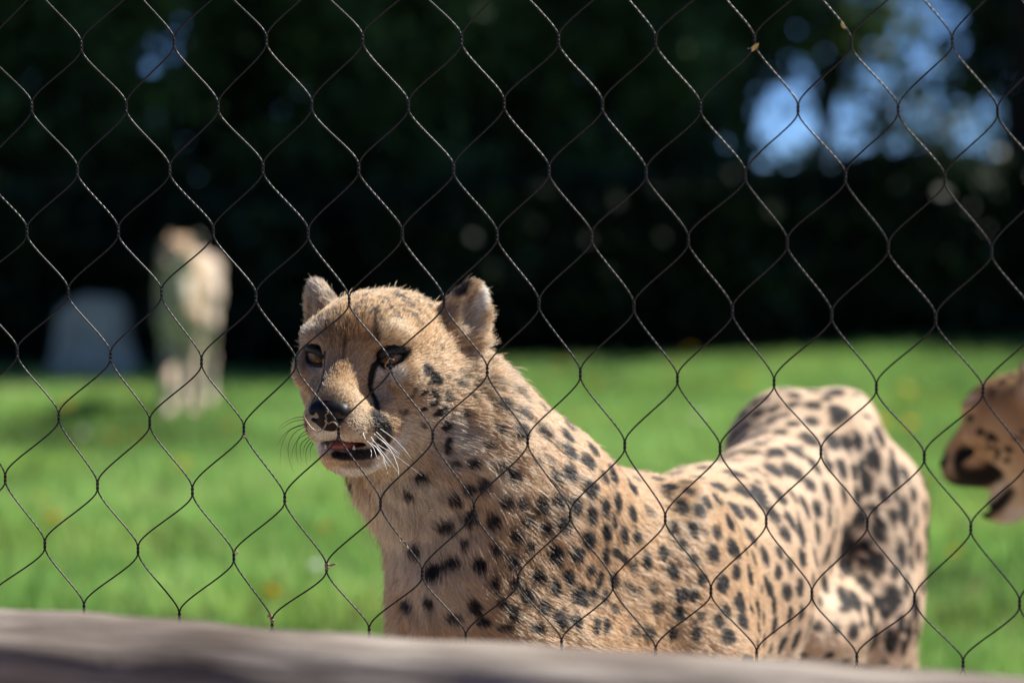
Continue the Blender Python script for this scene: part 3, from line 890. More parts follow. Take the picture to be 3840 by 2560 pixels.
def add_cheetah(C, cols, label, name='cheetah'):
    root = empty(name, (float(np.mean([l[-1][0][0] for l in C.S['legs']])), float(np.mean([l[-1][0][1] for l in C.S['legs']])), 0))
    tag(root, label, 'cheetah', 'cheetahs in the enclosure')
    o0 = np.array(root.location)
    C.root = root; C.o0 = o0
    mesh_obj('body', C.V - o0, C.F, M_skin, root, cols=cols)
    return root
def eyes(C, detail=True, gaze=None):
    R, o = C.S['head_R'], C.S['head_o']
    for s in (1, -1):
        c = o + R @ np.array([-.0030, s * .0358, -.0035])
        g = R @ nrm(np.array([1, s * .12, -.05])) if gaze is None else nrm(gaze - c)
        n_ = 28; r = .0128
        th = np.linspace(0, math.pi, 20); ph = np.arange(n_) / n_ * 2 * math.pi
        U = nrm(np.cross(g, R[:, 2])); W = np.cross(U, g)
        V = []; K = []
        for t in th:
            bulge = 1 + .06 * math.exp(-(t / .45)**2)
            for p in ph:
                V.append(c + r * bulge * (g * math.cos(t) + math.sin(t) * (U * math.cos(p) + W * math.sin(p))))
                fib = .8 + .2 * math.sin(p * 13) * math.sin(p * 5 + 1)
                if t < .20: K.append((.004, .003, .003))
                elif t < .56: K.append(tuple(np.array([.22, .105, .022]) * fib * (1.15 if t > .34 else .85)))
                elif t < .66: K.append((.03, .015, .008))
                else: K.append((.12, .08, .06))
        i = np.arange(19)[:, None] * n_; j = np.arange(n_)[None]; j2 = (j + 1) % n_
        F = np.stack([i + j, i + n_ + j, i + n_ + j2, i + j2], -1).reshape(-1, 4)
        m = mesh_obj('eye', np.array(V) - C.o0, F, M_eye, C.root, cols=np.array(K))
        if detail:
            # dark lid rim: an almond ring lying on the ball
            t = np.linspace(0, 2 * math.pi, 40, endpoint=False)
            e1 = nrm(np.array([.0, 1, 0]) * s); ax = nrm(np.array([1, s * .30, .02]))
            lat = nrm(np.cross([0, 0, 1.0], ax)) * s; upv = nrm(np.cross(ax, lat * s)) 
            if upv[2] < 0: upv = -upv
            yy_ = .0118 * np.cos(t); zz_ = np.where(np.sin(t) > 0, .0064, .0084) * np.sin(t) + .0022 * np.cos(t)
            cl = np.array([-.0030, s * .0358, -.0035])
            pts = cl + lat[None] * yy_[:, None] + upv[None] * zz_[:, None]
            rr = np.sqrt(np.maximum((.0132)**2 - yy_**2 - zz_**2, 1e-8)); pts = pts + ax[None] * rr[:, None]
            rad = .0025 + .0022 * sstep(.0, .6, np.sin(t))
            pts = np.concatenate([pts, pts[:1], pts[1:2]]); rad = np.concatenate([rad, rad[:1], rad[1:2]])
            v, f = tube(pts, rad, 8)
            mesh_obj('eyelid', (v @ R.T + o) - C.o0, f, M_lid, m)
def nose_mouth(C, mouth=True):
    R, o = C.S['head_R'], C.S['head_o']
    pr = [p_ell((.0590, 0, -.0465), (.0105, .0168, .0085), k=.006),
          p_ell((.0605, 0, -.0565), (.0085, .0140, .0110), k=.008),
          p_ell((.0620, 0, -.0490), (.0090, .0125, .0085), k=.008)]
    for s in (1, -1):
        pr.append(p_ell((.0590, s * .0135, -.0520), (.0095, .0068, .0085), k=.006))
        pr.append(p_ell((.0680, s * .0108, -.0530), (.0050, .0034, .0030), R=head_frame((1, s * .6, -.4)), k=.003, sub=True))
        pr.append(p_ell((.0630, s * .0185, -.0540), (.005, .0045, .0018), k=.003, sub=True))
    pr.append(p_ell((.0715, 0, -.0610), (.004, .0007, .009), k=.002, sub=True))
    V, F = surface_nets((.035, -.03, -.075), (.08, .03, -.028), .0009, xf_prims(pr, R, o), (R, o))
    mesh_obj('nose', V - C.o0, F, M_nose, C.root)
    if not mouth: return
    J = C.J
    # tongue and two lower teeth in the open mouth
    tp = [p_ell(J((.016, 0, -.0822)), (.034, .0125, .0046), k=.004), p_ell(J((.034, 0, -.0828)), (.013, .0110, .0042), k=.004), p_cone(J((.05, 0, -.0755)), J((-.01, 0, -.075)), .0008, .0008, .004, True)]
    V, F = surface_nets((-.03, -.03, -.16), (.08, .03, -.07), .0012, xf_prims(tp, R, o), (R, o))
    mesh_obj('tongue', V - C.o0, F, M_tongue, C.root)
    for s in (1, -1):
        a = np.array(J((.038, s * .0135, -.0870))); b_ = np.array(J((.0395, s * .0142, -.0815)))
        t = np.linspace(0, 1, 6)[:, None]; pts = a * (1 - t) + b_ * t
        v, f = tube(pts, .0020 * (1.05 - t[:, 0]**1.5), 8)
        mesh_obj('tooth', (v @ R.T + o) - C.o0, f, M_tooth, C.root)
M_eye = mat_attr('eye_ball', 0.06, 0.5)

# ---- the near cheetah
h_o = at(1333.3, 1320.8, 2.75)
ya = math.radians(20)
main = {
 'head_o': h_o, 'head_R': head_frame((-math.sin(ya), -math.cos(ya), -.02), (.0, 0, 1)),
 'trunk': [((.400, 3.74, .66), .060, .075), ((.365, 3.62, .685), .092, .105), ((.290, 3.43, .655), .074, .088), ((.215, 3.25, .610), .108, .122), ((.125, 3.06, .588), .118, .150), ((.000, 2.90, .580), .112, .135)],
 'neck': [((.085, 3.00, .655), .098), ((.000, 2.91, .725), .092), ((-.062, 2.865, .795), .080), ((-.105, 2.835, .860), .068)],
 'tail': [((.405, 3.76, .68), .035), ((.450, 3.84, .61), .03), ((.500, 3.875, .50), .026), ((.512, 3.89, .33), .024), ((.52, 3.92, .18), .026)],
}
bx = nrm(np.array([-.38, -.92, 0])); bl = np.array([-bx[1], bx[0], 0]) * 1.0
if bl[0] < 0: bl = -bl
def leg_front(c, s, step):
    c = np.array(c, float) + bl * s
    return [(c + [0, 0, -.02], .062), (c + bx * .05 + [0, 0, -.14], .052), (c + bx * -.015 + [0, 0, -.27], .038), (c + bx * (.0 + step) + [0, 0, -.43], .026), (c + bx * (.005 + step) + [0, 0, -.53], .022), (c + bx * (.045 + step) + [0, 0, -.560], .025)]
def leg_hind(c, s, step):
    c = np.array(c, float) + bl * s
    z = c[2]
    return [(c + [0, 0, .0], .066), (c + bx * .05 + [0, 0, -.12], .064), (c + bx * .09 + [0, 0, -.25], .045), (c + bx * (-.06 + step) + [0, 0, -.42], .026), (c + bx * (-.045 + step) + [0, 0, -.60], .021), (c + bx * (.0 + step) + [0, 0, -.635], .026)]
sh = np.array([.105, 3.03, .585]); hp_ = np.array([.372, 3.635, .66])
main['legs'] = [leg_front(sh, .085, .02), leg_front(sh, -.085, -.05), leg_hind(hp_, .072, .02), leg_hind(hp_, -.072, -.08)]
zup = np.array([0, 0, 1.0]); Rb = np.stack([bx, bl, zup], 1)
main['extra'] = [
 p_ell(hp_ + bl * .080 + bx * .012 + zup * -.08, (.092, .046, .150), R=Rb, k=.02),     # thighs
 p_ell(hp_ - bl * .075 + bx * .012 + zup * -.08, (.092, .046, .150), R=Rb, k=.02),
 p_ell(hp_ + bl * .060 + bx * .055 + zup * .075, (.035, .028, .035), R=Rb, k=.04),      # hip points
 p_ell(hp_ - bl * .060 + bx * .055 + zup * .075, (.035, .028, .035), R=Rb, k=.04),
 p_ell(sh + bl * .082 + bx * -.01 + zup * .045, (.070, .032, .115), R=Rb, k=.04),        # shoulder blades
 p_ell(sh - bl * .082 + bx * -.01 + zup * .045, (.070, .032, .115), R=Rb, k=.04),
 p_ell(np.array([.335, 3.47, .535]) + bl * .03, (.11, .055, .055), R=Rb, k=.04),
 p_ell(np.array([.408, 3.63, .762]), (.030, .040, .036), k=.03), p_ell(np.array([.322, 3.62, .760]), (.030, .040, .036), k=.03),
 p_ell(np.array([-.042, 2.865, .645]), (.068, .075, .11), k=.05),                           # breast
]
C0 = build_mesh(main)
bvh = BVHTree.FromPolygons(C0.V.tolist(), C0.F.tolist())
def hit(px, py):
    d = ray(px, py)
    l, n_, i_, t_ = bvh.ray_cast(Vector(CAM), Vector(d))
    return (None, None) if l is None else (np.array(l), np.array(n_))

# ---- coat markings and painted face shading: read off the photograph, laid on the skin where the line of sight meets it
def crop(x0, y0, s): return lambda x, y: (x0 + x / s, y0 + y / s)
K1 = crop(1040, 980, 1.8667); KA = crop(1080, 1000, 3.92); KC = crop(1500, 980, 3.733); KM = crop(1120, 1380, 3.734)
K2 = crop(1350, 1500, 1.568); KD = crop(1360, 1380, 2.613); KE = crop(1960, 1560, 2.613); KF = crop(1960, 1960, 2.94); KG = crop(2660, 1400, 2.613); KH = crop(2660, 1900, 2.613)
strokes = [(np.array([[.060, 0, -.050]]), .0185, BLACK, 1., .2)]
def stroke(K, pts, rad_px, col, a=1.0, soft=.35):
    """rad_px in photograph pixels"""
    out = []; dep = []
    n = []
    for q in range(len(pts)):
        n.append(pts[q])
        if q + 1 < len(pts):
            for t in (.33, .67): n.append((pts[q][0] * (1 - t) + pts[q + 1][0] * t, pts[q][1] * (1 - t) + pts[q + 1][1] * t))
    for p in n:
        h_, _n = hit(*K(*p))
        if h_ is not None: out.append(h_); dep.append(h_[1])
    if not out: return
    strokes.append((local(C0, np.array(out)), rad_px / FPX * float(np.median(dep)), np.array(col), a, soft))
# broad colour areas of the face (photograph crop of the head)
stroke(K1, [(500, 330), (700, 300), (950, 330)], 130, ORANGE, .8, .8)
stroke(K1, [(480, 560), (450, 760)], 75, TAN * .92, .7, .8)
stroke(K1, [(430, 880), (500, 940)], 70, np.array([.50, .36, .22]), .7, .8)
stroke(K1, [(330, 480), (560, 500)], 60, ORANGE * .95, .85, .8)
stroke(K1, [(420, 640), (440, 780)], 50, ORANGE * 1.0, .55, .8)
stroke(K1, [(230, 480), (160, 520)], 60, GREYT, .7, .7)
stroke(K1, [(800, 500), (900, 480)], 60, np.array([.62, .46, .28]), .8, .7)
stroke(K1, [(1000, 520), (1150, 500), (1250, 640)], 75, ORANGE * 1.1, .6, .8)
stroke(K1, [(860, 840), (1000, 900), (930, 1000)], 60, np.array([.46, .33, .20]), .55, .8)
stroke(K1, [(1150, 700), (1320, 900), (1350, 1000)], 70, TAN * .98, .5, .8)
stroke(K1, [(960, 1180), (900, 1300), (820, 1400), (1000, 1260)], 72, CREAM * 1.04, .95, .6)
stroke(K1, [(1050, 1100), (1150, 1030)], 50, CREAM, .5, .8)
stroke(K1, [(730, 800), (780, 800), (850, 780)], 32, WHITE * .95, .85, .6)
stroke(K1, [(720, 860), (740, 940)], 28, CREAM, .7, .6)
stroke(K1, [(285, 780), (250, 850), (270, 740)], 26, WHITE * .8, .85, .5)
stroke(K1, [(200, 900), (230, 980)], 40, TAN * .95, .7, .7)
stroke(K1, [(260, 1080), (260, 1180)], 32, CREAM, .8, .6)
stroke(K1, [(330, 1220), (420, 1220), (330, 1280)], 45, WHITE, 1, .6)
stroke(K1, [(560, 1230), (480, 1270), (640, 1270)], 45, CREAM * 1.02, .85, .6)
stroke(K1, [(560, 1120), (650, 1130)], 45, np.array([.44, .34, .22]), .7, .7)
stroke(K1, [(440, 1480), (600, 1480), (740, 1420), (820, 1330)], 56, WHITE, 1, .5)
stroke(K1, [(480, 1430), (560, 1425), (640, 1415)], 22, GREYT * .35, .7, .8)
stroke(KH, [(1170, 860), (1200, 960)], 42, CREAM * 1.15, .8, .8)
# shading of brow, bridge and forehead crease painted in; pale ruff and breast
stroke(K1, [(372, 690), (352, 820), (320, 920)], 20, TAN * .55, .6, .9)
stroke(K1, [(560, 560), (620, 640), (600, 740)], 30, TAN * .75, .5, .9)
stroke(K1, [(497, 400), (485, 480), (470, 580)], 12, ORANGE * .55, .5, .9)
stroke(K1, [(360, 420), (560, 420), (620, 480)], 40, ORANGE * .8, .5, .9)
stroke(K2, [(560, 190), (640, 260), (560, 330)], 60, WHITE * .95, .55, .8)
stroke(K2, [(760, 420), (870, 540)], 60, CREAM * 1.1, .5, .8)
stroke(K2, [(250, 560), (250, 800), (330, 1000)], 130, CREAM * 1.15, .9, .6)
stroke(K2, [(430, 620), (560, 900), (420, 1180), (560, 1200)], 110, CREAM * 1.02, .7, .7)
# ears
stroke(KC, [(900, 560), (1050, 420), (1130, 260), (1150, 160)], 34, np.array([.47, .32, .18]), .9, .5)
stroke(KC, [(760, 690), (900, 640), (1000, 560)], 28, GREYT * .55, .7, .7)
stroke(KC, [(1180, 420), (1220, 300), (1150, 560), (1100, 700)], 30, WHITE, .95, .5)
stroke(KC, [(1000, 760), (1080, 860), (900, 860)], 40, CREAM * 1.05, .8, .6)
stroke(KC, [(790, 430), (860, 400), (930, 330), (980, 270)], 20, BLACK * 1.3, .95, .5)
stroke(KC, [(830, 470), (900, 420)], 14, BLACK, .95, .5)
stroke(KC, [(620, 430), (700, 560), (560, 500)], 26, np.array([.55, .40, .24]), .8, .6)
stroke(KA, [(330, 330), (400, 480), (300, 230), (280, 560)], 45, GREYT * 1.05, .85, .6)
stroke(KA, [(340, 180), (260, 230)], 22, WHITE * .9, .8, .6)
stroke(KA, [(540, 380), (600, 430), (640, 390), (700, 390)], 13, BLACK * 2.0, .85, .6)
# black lines
stroke(K1, [(690, 335), (690, 420), (700, 500), (706, 545)], 10, BLACK, .9, .7)
stroke(K1, [(690, 340), (700, 350)], 13, BLACK, .8, .5)
stroke(K1, [(497, 380), (485, 480), (470, 580), (462, 680)], 5, ORANGE * .25, .75, .7)
stroke(K1, [(316, 420), (312, 445)], 12, BLACK * 2, .85, .6)
stroke(K1, [(405, 338), (412, 342)], 10, BLACK, .8, .6)
stroke(K1, [(620, 365)], 6, BLACK, .7, .6)
stroke(K1, [(335, 660), (331, 740), (316, 830), (285, 905), (248, 975), (222, 1030)], 8.5, BLACK, 1, .4)
stroke(K1, [(215, 640), (225, 690), (270, 720), (320, 700), (335, 640)], 10, BLACK, 1, .4)
stroke(K1, [(272, 645)], 40, BLACK, 1, .3)
stroke(K1, [(150, 615), (210, 592), (290, 588)], 5, BLACK, .85, .5)
stroke(K1, [(735, 640), (830, 600), (910, 625), (870, 690), (790, 735), (725, 700)], 20, BLACK, 1, .35)
stroke(K1, [(810, 655)], 46, BLACK, 1, .3)
stroke(K1, [(720, 680), (672, 735), (648, 800), (645, 870), (660, 920), (690, 975), (700, 1030)], 13.5, BLACK, 1, .35)
stroke(K1, [(672, 740), (652, 840)], 19, BLACK, 1, .35)
stroke(K1, [(672, 1058), (700, 1045), (720, 1070)], 16, BLACK * 1.3, .9, .6)
stroke(K1, [(700, 1090), (745, 1130), (775, 1180), (780, 1240), (740, 1310)], 24, BLACK * 1.1, 1, .5)
stroke(K1, [(700, 1150), (725, 1210), (700, 1270)], 24, BLACK * 1.1, .95, .5)
stroke(K1, [(405, 1350), (450, 1362), (520, 1368), (600, 1362), (680, 1345), (740, 1305)], 19, BLACK, 1, .35)
stroke(K1, [(400, 1300), (500, 1320), (600, 1330), (680, 1320)], 10, BLACK, 1, .4)
stroke(K1, [(208, 1060), (196, 1110), (215, 1200)], 4, BLACK * 1.5, .8, .5)
stroke(K1, [(430, 1180), (428, 1250)], 5, GREYT * .4, .8, .6)
for (x, y, a_) in [(560, 1180, 1), (600, 1165, 1), (640, 1185, 1), (585, 1205, 1), (625, 1215, 1), (540, 1150, 1), (600, 1135, 1)]:
    stroke(K1, [(x, y)], 4.6, BLACK * 3, .8, .5)

spots = []
def spot(K, s, cx, cy, hw, hh, tilt=0., a=1.0, grow=1.40):
    p, n_ = hit(*K(cx, cy))
    if p is None: return
    if n_[1] > 0: n_ = -n_
    depth = p[1]
    ex = np.array([1.0, 0, 0]); ez = np.array([0, 0, 1.0]); th = math.radians(tilt)
    du = ez * math.cos(th) + ex * math.sin(th); dv = ex * math.cos(th) - ez * math.sin(th)
    def onsurf(d):
        # direction in the picture -> along the skin
        view = nrm(p - CAM)
        t = d - view * ((d @ n_) / (view @ n_ if abs(view @ n_) > .25 else -.25))
        return t
    U_, V_ = onsurf(du), onsurf(dv)
    m = depth / FPX / s
    U_ = U_ * hh * m; V_ = V_ * hw * m
    ru, rv = np.linalg.norm(U_), np.linalg.norm(V_)
    u = U_ / ru; v = V_ - u * (V_ @ u); v = nrm(v)
    ru = min(ru, 1.9 * hh * m); rv = min(rv, 1.9 * hw * m)
    spots.append((p, u, v, ru * grow, rv * grow, min(1., a * 1.2 + .08)))
S2 = '''375 465 45 25 0 1;300 562 30 28 0 .9;575 590 32 35 0 1;735 510 35 45 0 1;645 535 30 35 0 1;655 700 38 58 10 1;510 755 45 40 0 1;790 720 35 45 0 1;150 800 25 35 0 .4;335 895 30 40 0 .8;620 855 22 35 0 1
440 1020 42 52 20 1;530 970 52 40 -20 1;710 980 35 50 0 1;900 965 33 38 0 1;800 885 26 33 0 1;1000 875 30 35 0 1;925 800 35 45 0 1;985 715 35 35 0 1;1095 765 33 43 -10 1;1200 735 42 50 0 1;1150 915 46 58 -15 1;1275 915 40 46 0 1
1045 1045 38 48 -15 1;1230 1050 33 42 -15 1;1150 1105 33 48 -20 1;1295 1160 43 58 -20 1;1350 1010 24 42 0 1;1410 1055 20 45 10 1;1375 1140 27 38 0 1;1440 1150 20 38 10 1;155 1030 25 50 -25 .9;275 1220 35 40 0 1;400 1205 30 30 0 1
800 1095 24 45 0 1;685 1225 38 48 -20 1;905 1095 28 38 0 1;985 1160 38 48 -10 1;835 1200 28 33 0 1;915 1265 32 43 0 1;1085 1220 32 40 -15 1;1185 1290 38 58 -15 1;730 1310 38 28 0 1;860 1340 38 25 0 1;1045 1345 43 28 0 1;1275 1305 33 38 0 1
1395 1325 20 48 5 1;1450 1335 20 43 5 1;560 1290 38 33 0 .7;830 180 25 28 0 .9;935 200 34 38 0 .95;1070 195 38 26 0 .95;950 105 30 26 0 .8;845 45 33 28 0 .8;1225 215 27 26 0 .9;1235 310 38 36 0 1;1160 265 20 20 0 .6
1340 355 36 48 -20 1;1375 295 45 28 40 .9;1235 435 36 52 -10 1;1145 460 30 43 -15 1;1490 440 38 48 -30 1;1355 530 36 52 -20 1;1600 510 25 45 -20 1;1165 605 36 40 -10 1;1265 630 36 52 -10 1;1060 630 36 52 -5 1;860 610 34 36 0 .95
950 620 28 36 0 .9;1365 680 30 50 -10 1;1445 635 24 48 0 1;1520 600 20 58 5 1;1495 720 13 46 -5 .95;1605 670 26 46 0 .9;1450 790 24 48 -10 1;1555 800 22 48 -20 1;1345 830 33 48 -20 1;1635 810 24 42 -20 .95;1700 655 24 28 0 .6
760 265 25 28 0 .7;675 375 33 33 0 .8;570 375 25 20 0 .7;895 450 33 48 0 .85;1030 370 28 28 0 .6;1110 370 24 24 0 .6;1445 920 20 55 0 1;1510 900 18 36 -30 .85;1550 940 20 36 -40 .8;1610 975 20 38 0 .7;1690 960 24 48 -5 .95;1780 905 24 38 0 .95
1490 1060 26 42 -10 .8;1580 1100 30 28 0 .6;1630 1130 26 26 0 .6;1730 1110 28 38 0 .7;1500 1230 26 38 0 .7;1750 1220 38 38 0 .7;1700 1370 38 38 0 .7;1620 1360 30 30 0 .6;620 80 24 24 0 .5;510 155 33 26 0 .8;525 275 24 38 0 .8;830 400 28 38 0 .7'''
SG = '''740 160 55 20 5 .7;930 135 45 18 0 .7;1020 175 55 26 0 .85;1245 180 72 38 0 .95;1030 310 72 40 0 1;840 215 55 26 0 .8;490 265 48 24 0 .75;815 305 52 26 0 .8;1270 380 55 72 -35 1;640 345 48 24 0 .75;470 395 48 27 0 .75;675 425 58 28 0 .85
1010 470 56 44 0 1;830 490 56 34 0 .95;1215 470 36 38 0 .7;365 510 52 20 0 .7;525 510 48 24 0 .75;700 575 62 38 0 1;975 640 42 62 -30 .95;1195 660 46 72 -15 1;1345 670 38 70 -10 1;1465 675 37 86 -5 1;1580 640 18 56 0 .8;1675 615 42 82 -20 1
1810 640 34 105 -25 1;240 605 58 23 0 .7;460 605 58 26 0 .8;280 700 58 26 0 .85;510 685 62 28 0 .9;415 775 54 28 0 .95;225 790 58 24 0 .8;580 810 33 26 0 .7;670 775 60 44 0 .95;840 755 50 60 -35 1;240 870 62 29 0 .9;470 960 56 48 -20 1
625 955 45 60 -20 1;820 965 55 70 -20 1;1030 895 46 70 -30 1;1170 900 33 58 -15 .8;1300 925 38 68 -5 1;1420 970 26 66 0 .75;1490 930 20 70 0 .8;1615 845 62 95 -10 1;1810 950 38 122 -5 1;1920 960 22 85 -20 .9;2085 1030 22 76 -20 1;90 1110 54 50 0 .95
330 1150 48 50 -10 .9;485 1190 42 78 -15 1;670 1175 46 72 -20 1;815 1205 36 52 -15 1;990 1090 42 62 -20 1;1165 1170 40 76 -5 1;75 1240 38 43 -20 .9;1540 1075 56 80 -15 1;1450 1190 43 66 0 1;1705 1190 43 70 0 1;1320 1190 36 66 0 .8;1830 1190 23 48 0 .8
2010 1190 26 58 0 1;2165 1190 26 58 -10 1;275 1355 43 58 -15 1;405 1370 38 52 -15 1;625 1385 43 72 -20 1;935 1305 43 72 -10 1;1060 1325 40 72 -5 1;790 1435 36 56 -10 1;1180 1400 26 76 0 .9;1245 1400 18 56 0 .9;1460 1420 66 80 0 1;1600 1330 50 55 0 .9
1800 1400 33 80 0 1;1915 1340 43 105 0 1;2110 1320 20 56 -5 1;205 1460 48 78 -20 1;2025 1440 18 56 0 1;1130 770 25 50 0 .6;320 400 30 40 40 .8;420 260 20 40 40 .8;250 980 50 40 -20 .9'''
SH_ = '''80 250 38 62 -20 1;400 290 43 56 -15 1;745 265 40 62 -15 1;905 240 40 80 -5 1;1060 265 43 76 0 1;1220 280 20 56 10 .9;1335 345 62 95 -5 1;1525 370 48 56 0 1;1670 235 66 100 -15 1;220 400 40 60 -35 1;275 440 32 45 -35 1;40 460 43 76 -10 1
430 500 33 43 0 .85;540 480 38 72 -10 1;690 450 28 52 -10 .95;910 500 33 72 -5 1;1035 500 33 66 0 1;1160 460 40 52 0 .9;1300 600 46 70 -5 .85;1490 550 33 43 0 .9;1640 560 70 100 0 1;1885 460 38 100 0 1;1975 320 20 66 0 1;2050 450 23 86 0 1
1985 540 18 66 0 1;2130 250 33 56 0 .9;265 640 43 56 -15 1;400 675 40 82 -5 1;670 650 50 48 -20 1;790 565 33 52 0 .95;1020 700 28 52 0 .85;1130 750 33 80 -5 .9;1520 750 56 86 -25 1;1820 640 38 56 0 .85;130 760 48 72 -15 1;575 780 62 60 0 1
760 835 48 70 5 1;890 780 33 72 5 1;1325 880 43 76 -10 .9;1435 920 43 72 0 1;1800 880 66 95 0 1;1655 945 43 52 0 1;1930 780 23 76 0 1;300 945 46 76 0 1;475 1000 40 66 0 1;635 970 36 66 0 1;790 1050 28 72 0 1;900 1040 28 56 0 .85
1010 930 18 46 0 .7;1580 1060 56 86 -25 1;1720 1040 43 52 0 1;1500 1145 23 28 0 1;170 1020 38 48 0 .9;90 1120 46 52 0 .85;330 1125 38 56 0 .95;480 1200 43 66 0 1;635 1165 43 62 0 1;975 1180 33 86 10 1;850 1300 38 76 15 1;1420 1220 46 62 0 1
1605 1290 48 66 0 1;1780 1310 56 95 0 1;1880 1140 28 76 0 1;2030 980 36 86 0 1;2040 1230 23 100 0 1;190 1270 56 66 0 1;530 1310 38 48 0 1;710 1350 33 48 0 1;1960 1230 26 90 0 1;1905 1380 23 66 0 1'''
SE_ = '''1640 410 56 26 0 .8;1560 485 66 23 0 .8;1460 575 50 32 0 .8;1770 505 56 32 0 .9;1700 605 50 32 0 .9;1600 645 56 26 0 .6;1640 740 43 28 0 .7;1450 700 64 36 0 .8;1330 620 46 32 0 .7;1420 760 36 32 0 .6;1240 560 70 18 0 .7;1330 520 56 18 0 .7
1560 890 38 66 -10 .85;1735 940 46 62 -20 1;1800 850 32 52 -20 .9;1670 1120 44 66 -25 1;1480 1110 36 62 -5 .9;1790 1150 23 33 0 .6;1570 1260 33 43 0 .9;1380 1340 40 56 0 1'''
SF_ = '''1655 540 60 66 0 1;1750 800 60 70 0 .9;1880 410 43 56 0 .9;1980 615 46 56 0 .9;1890 800 46 56 0 .8;1720 1010 60 70 0 .9;1960 1030 46 38 0 .7;1920 1220 46 76 0 .95;1660 1220 46 56 0 .8'''
SD_ = '''610 230 28 24 0 .95;715 255 40 22 30 .95;700 345 38 20 0 .9;605 398 28 18 0 .8;770 425 44 30 0 .95;470 275 20 18 0 .6;510 215 15 30 0 .5;720 95 34 62 -50 1;620 20 26 40 -40 .8;965 145 45 28 0 .7;840 250 30 35 0 .6;860 300 33 24 0 .7
410 440 22 18 0 .6;365 430 15 15 0 .5;1000 460 33 28 0 .5;1260 330 33 26 0 .5;1330 180 43 33 0 .5;1370 380 43 38 0 .8;1480 260 28 20 0 .6;1575 310 43 28 0 .6;645 150 18 14 0 .6;1000 60 50 35 0 .45'''
for K, s, txt in ((K2, 1.568, S2), (KG, 2.613, SG), (KH, 2.613, SH_), (KE, 2.613, SE_), (KF, 2.94, SF_), (KD, 2.613, SD_)):
    for w in txt.replace('\n', ';').split(';'):
        cx, cy, hw, hh, ti, a = [float(t) for t in w.split()]
        spot(K, s, cx, cy, hw, hh, ti, a, 1.25 if K is K2 else 1.5)
# speckles on the crown
r3 = np.random.default_rng(3)
for _ in range(150):
    cx, cy = r3.uniform(540, 1130), r3.uniform(180, 420)
    if cx > 1000 and cy > 330: continue
    spot(K1, 1.8667, cx, cy, r3.uniform(4, 10), r3.uniform(4, 9), r3.uniform(-40, 40), r3.uniform(.45, .9))
for (x, y, w_, h_, a) in [(870, 262, 34, 18, .8), (910, 300, 22, 14, .7), (760, 270, 18, 14, .6), (830, 360, 18, 14, .5), (1050, 290, 20, 26, .6), (960, 380, 14, 14, .6), (1000, 430, 14, 12, .5)]:
    spot(K1, 1.8667, x, y, w_, h_, 0, a)
n_seen = len(spots)
# the side turned away, the legs and all that the rail hides get their own
def hidden_side(P, Nn):
    px, py = project(P)
    lp = local(C0, P)
    v = nrm(CAM - P)
    facing = (Nn * v).sum(1) > .02
    far_head = np.linalg.norm(lp - [-.04, 0, -.02], axis=1) > .13
    return (~facing | (py > 2480)) & far_head & (P[:, 2] > .03)
spots += scatter_spots(C0, .036, .010, .0145, hidden_side)
# the small spots between the large ones, too many to read off singly
def seen_body(P, Nn):
    lp = local(C0, P)
    return ((Nn * nrm(CAM - P)).sum(1) > .1) & (np.linalg.norm(lp - [-.04, 0, -.02], axis=1) > .15) & (P[:, 2] > .45) & ((P[:, 0] > .02) | (P[:, 1] > 2.98))
spots += scatter_spots(C0, .0275, .0055, .0085, seen_body, 15, [q[0] for q in spots])
def seen_cheek(P, Nn):
    lp = local(C0, P)
    return ((Nn * nrm(CAM - P)).sum(1) > .1) & (lp[:, 1] > .038) & (lp[:, 0] < -.03) & (lp[:, 0] > -.15) & (lp[:, 2] < .012) & (lp[:, 2] > -.075)
spots += scatter_spots(C0, .0165, .0028, .0045, seen_cheek, 16, [q[0] for q in spots], .8)
def seen_crown(P, Nn):
    lp = local(C0, P)
    return ((Nn * nrm(CAM - P)).sum(1) > .05) & (lp[:, 2] > .026) & (np.abs(lp[:, 1]) < .06)
spots += scatter_spots(C0, .0095, .0016, .0030, seen_crown, 17, None, .72)

def hair_length(C, P, lp, Nn):
    dn = np.linalg.norm(lp - [.06, 0, -.05], axis=1)
    L = .0034 + .0042 * sstep(.03, .10, dn) + .0012 * sstep(.10, .16, dn)
    crown = sstep(.03, .055, lp[:, 2]) * sstep(.02, -.05, lp[:, 0]) * (np.abs(lp[:, 1]) < .06)
    L = L + .003 * crown
    ruff = sstep(-.05, -.10, lp[:, 0]) * sstep(.02, -.03, lp[:, 2]) * (1 - sstep(.16, .30, dn))
    L = L + .010 * ruff
    chest = sstep(.30, .10, np.linalg.norm(P - C.S['neck'][1][0], axis=1)) * sstep(.3, -.6, Nn @ np.array([.5, .75, 0]))
    L = L + .007 * chest * (dn > .13)
    L = L + .012 * sstep(-.3, -.8, Nn[:, 2]) * (dn > .15)
    inner = (lp[:, 2] > .03) & (np.abs(lp[:, 1]) > .055) & (lp[:, 0] < -.06)
    L = np.where(inner, .008, L)
    return L
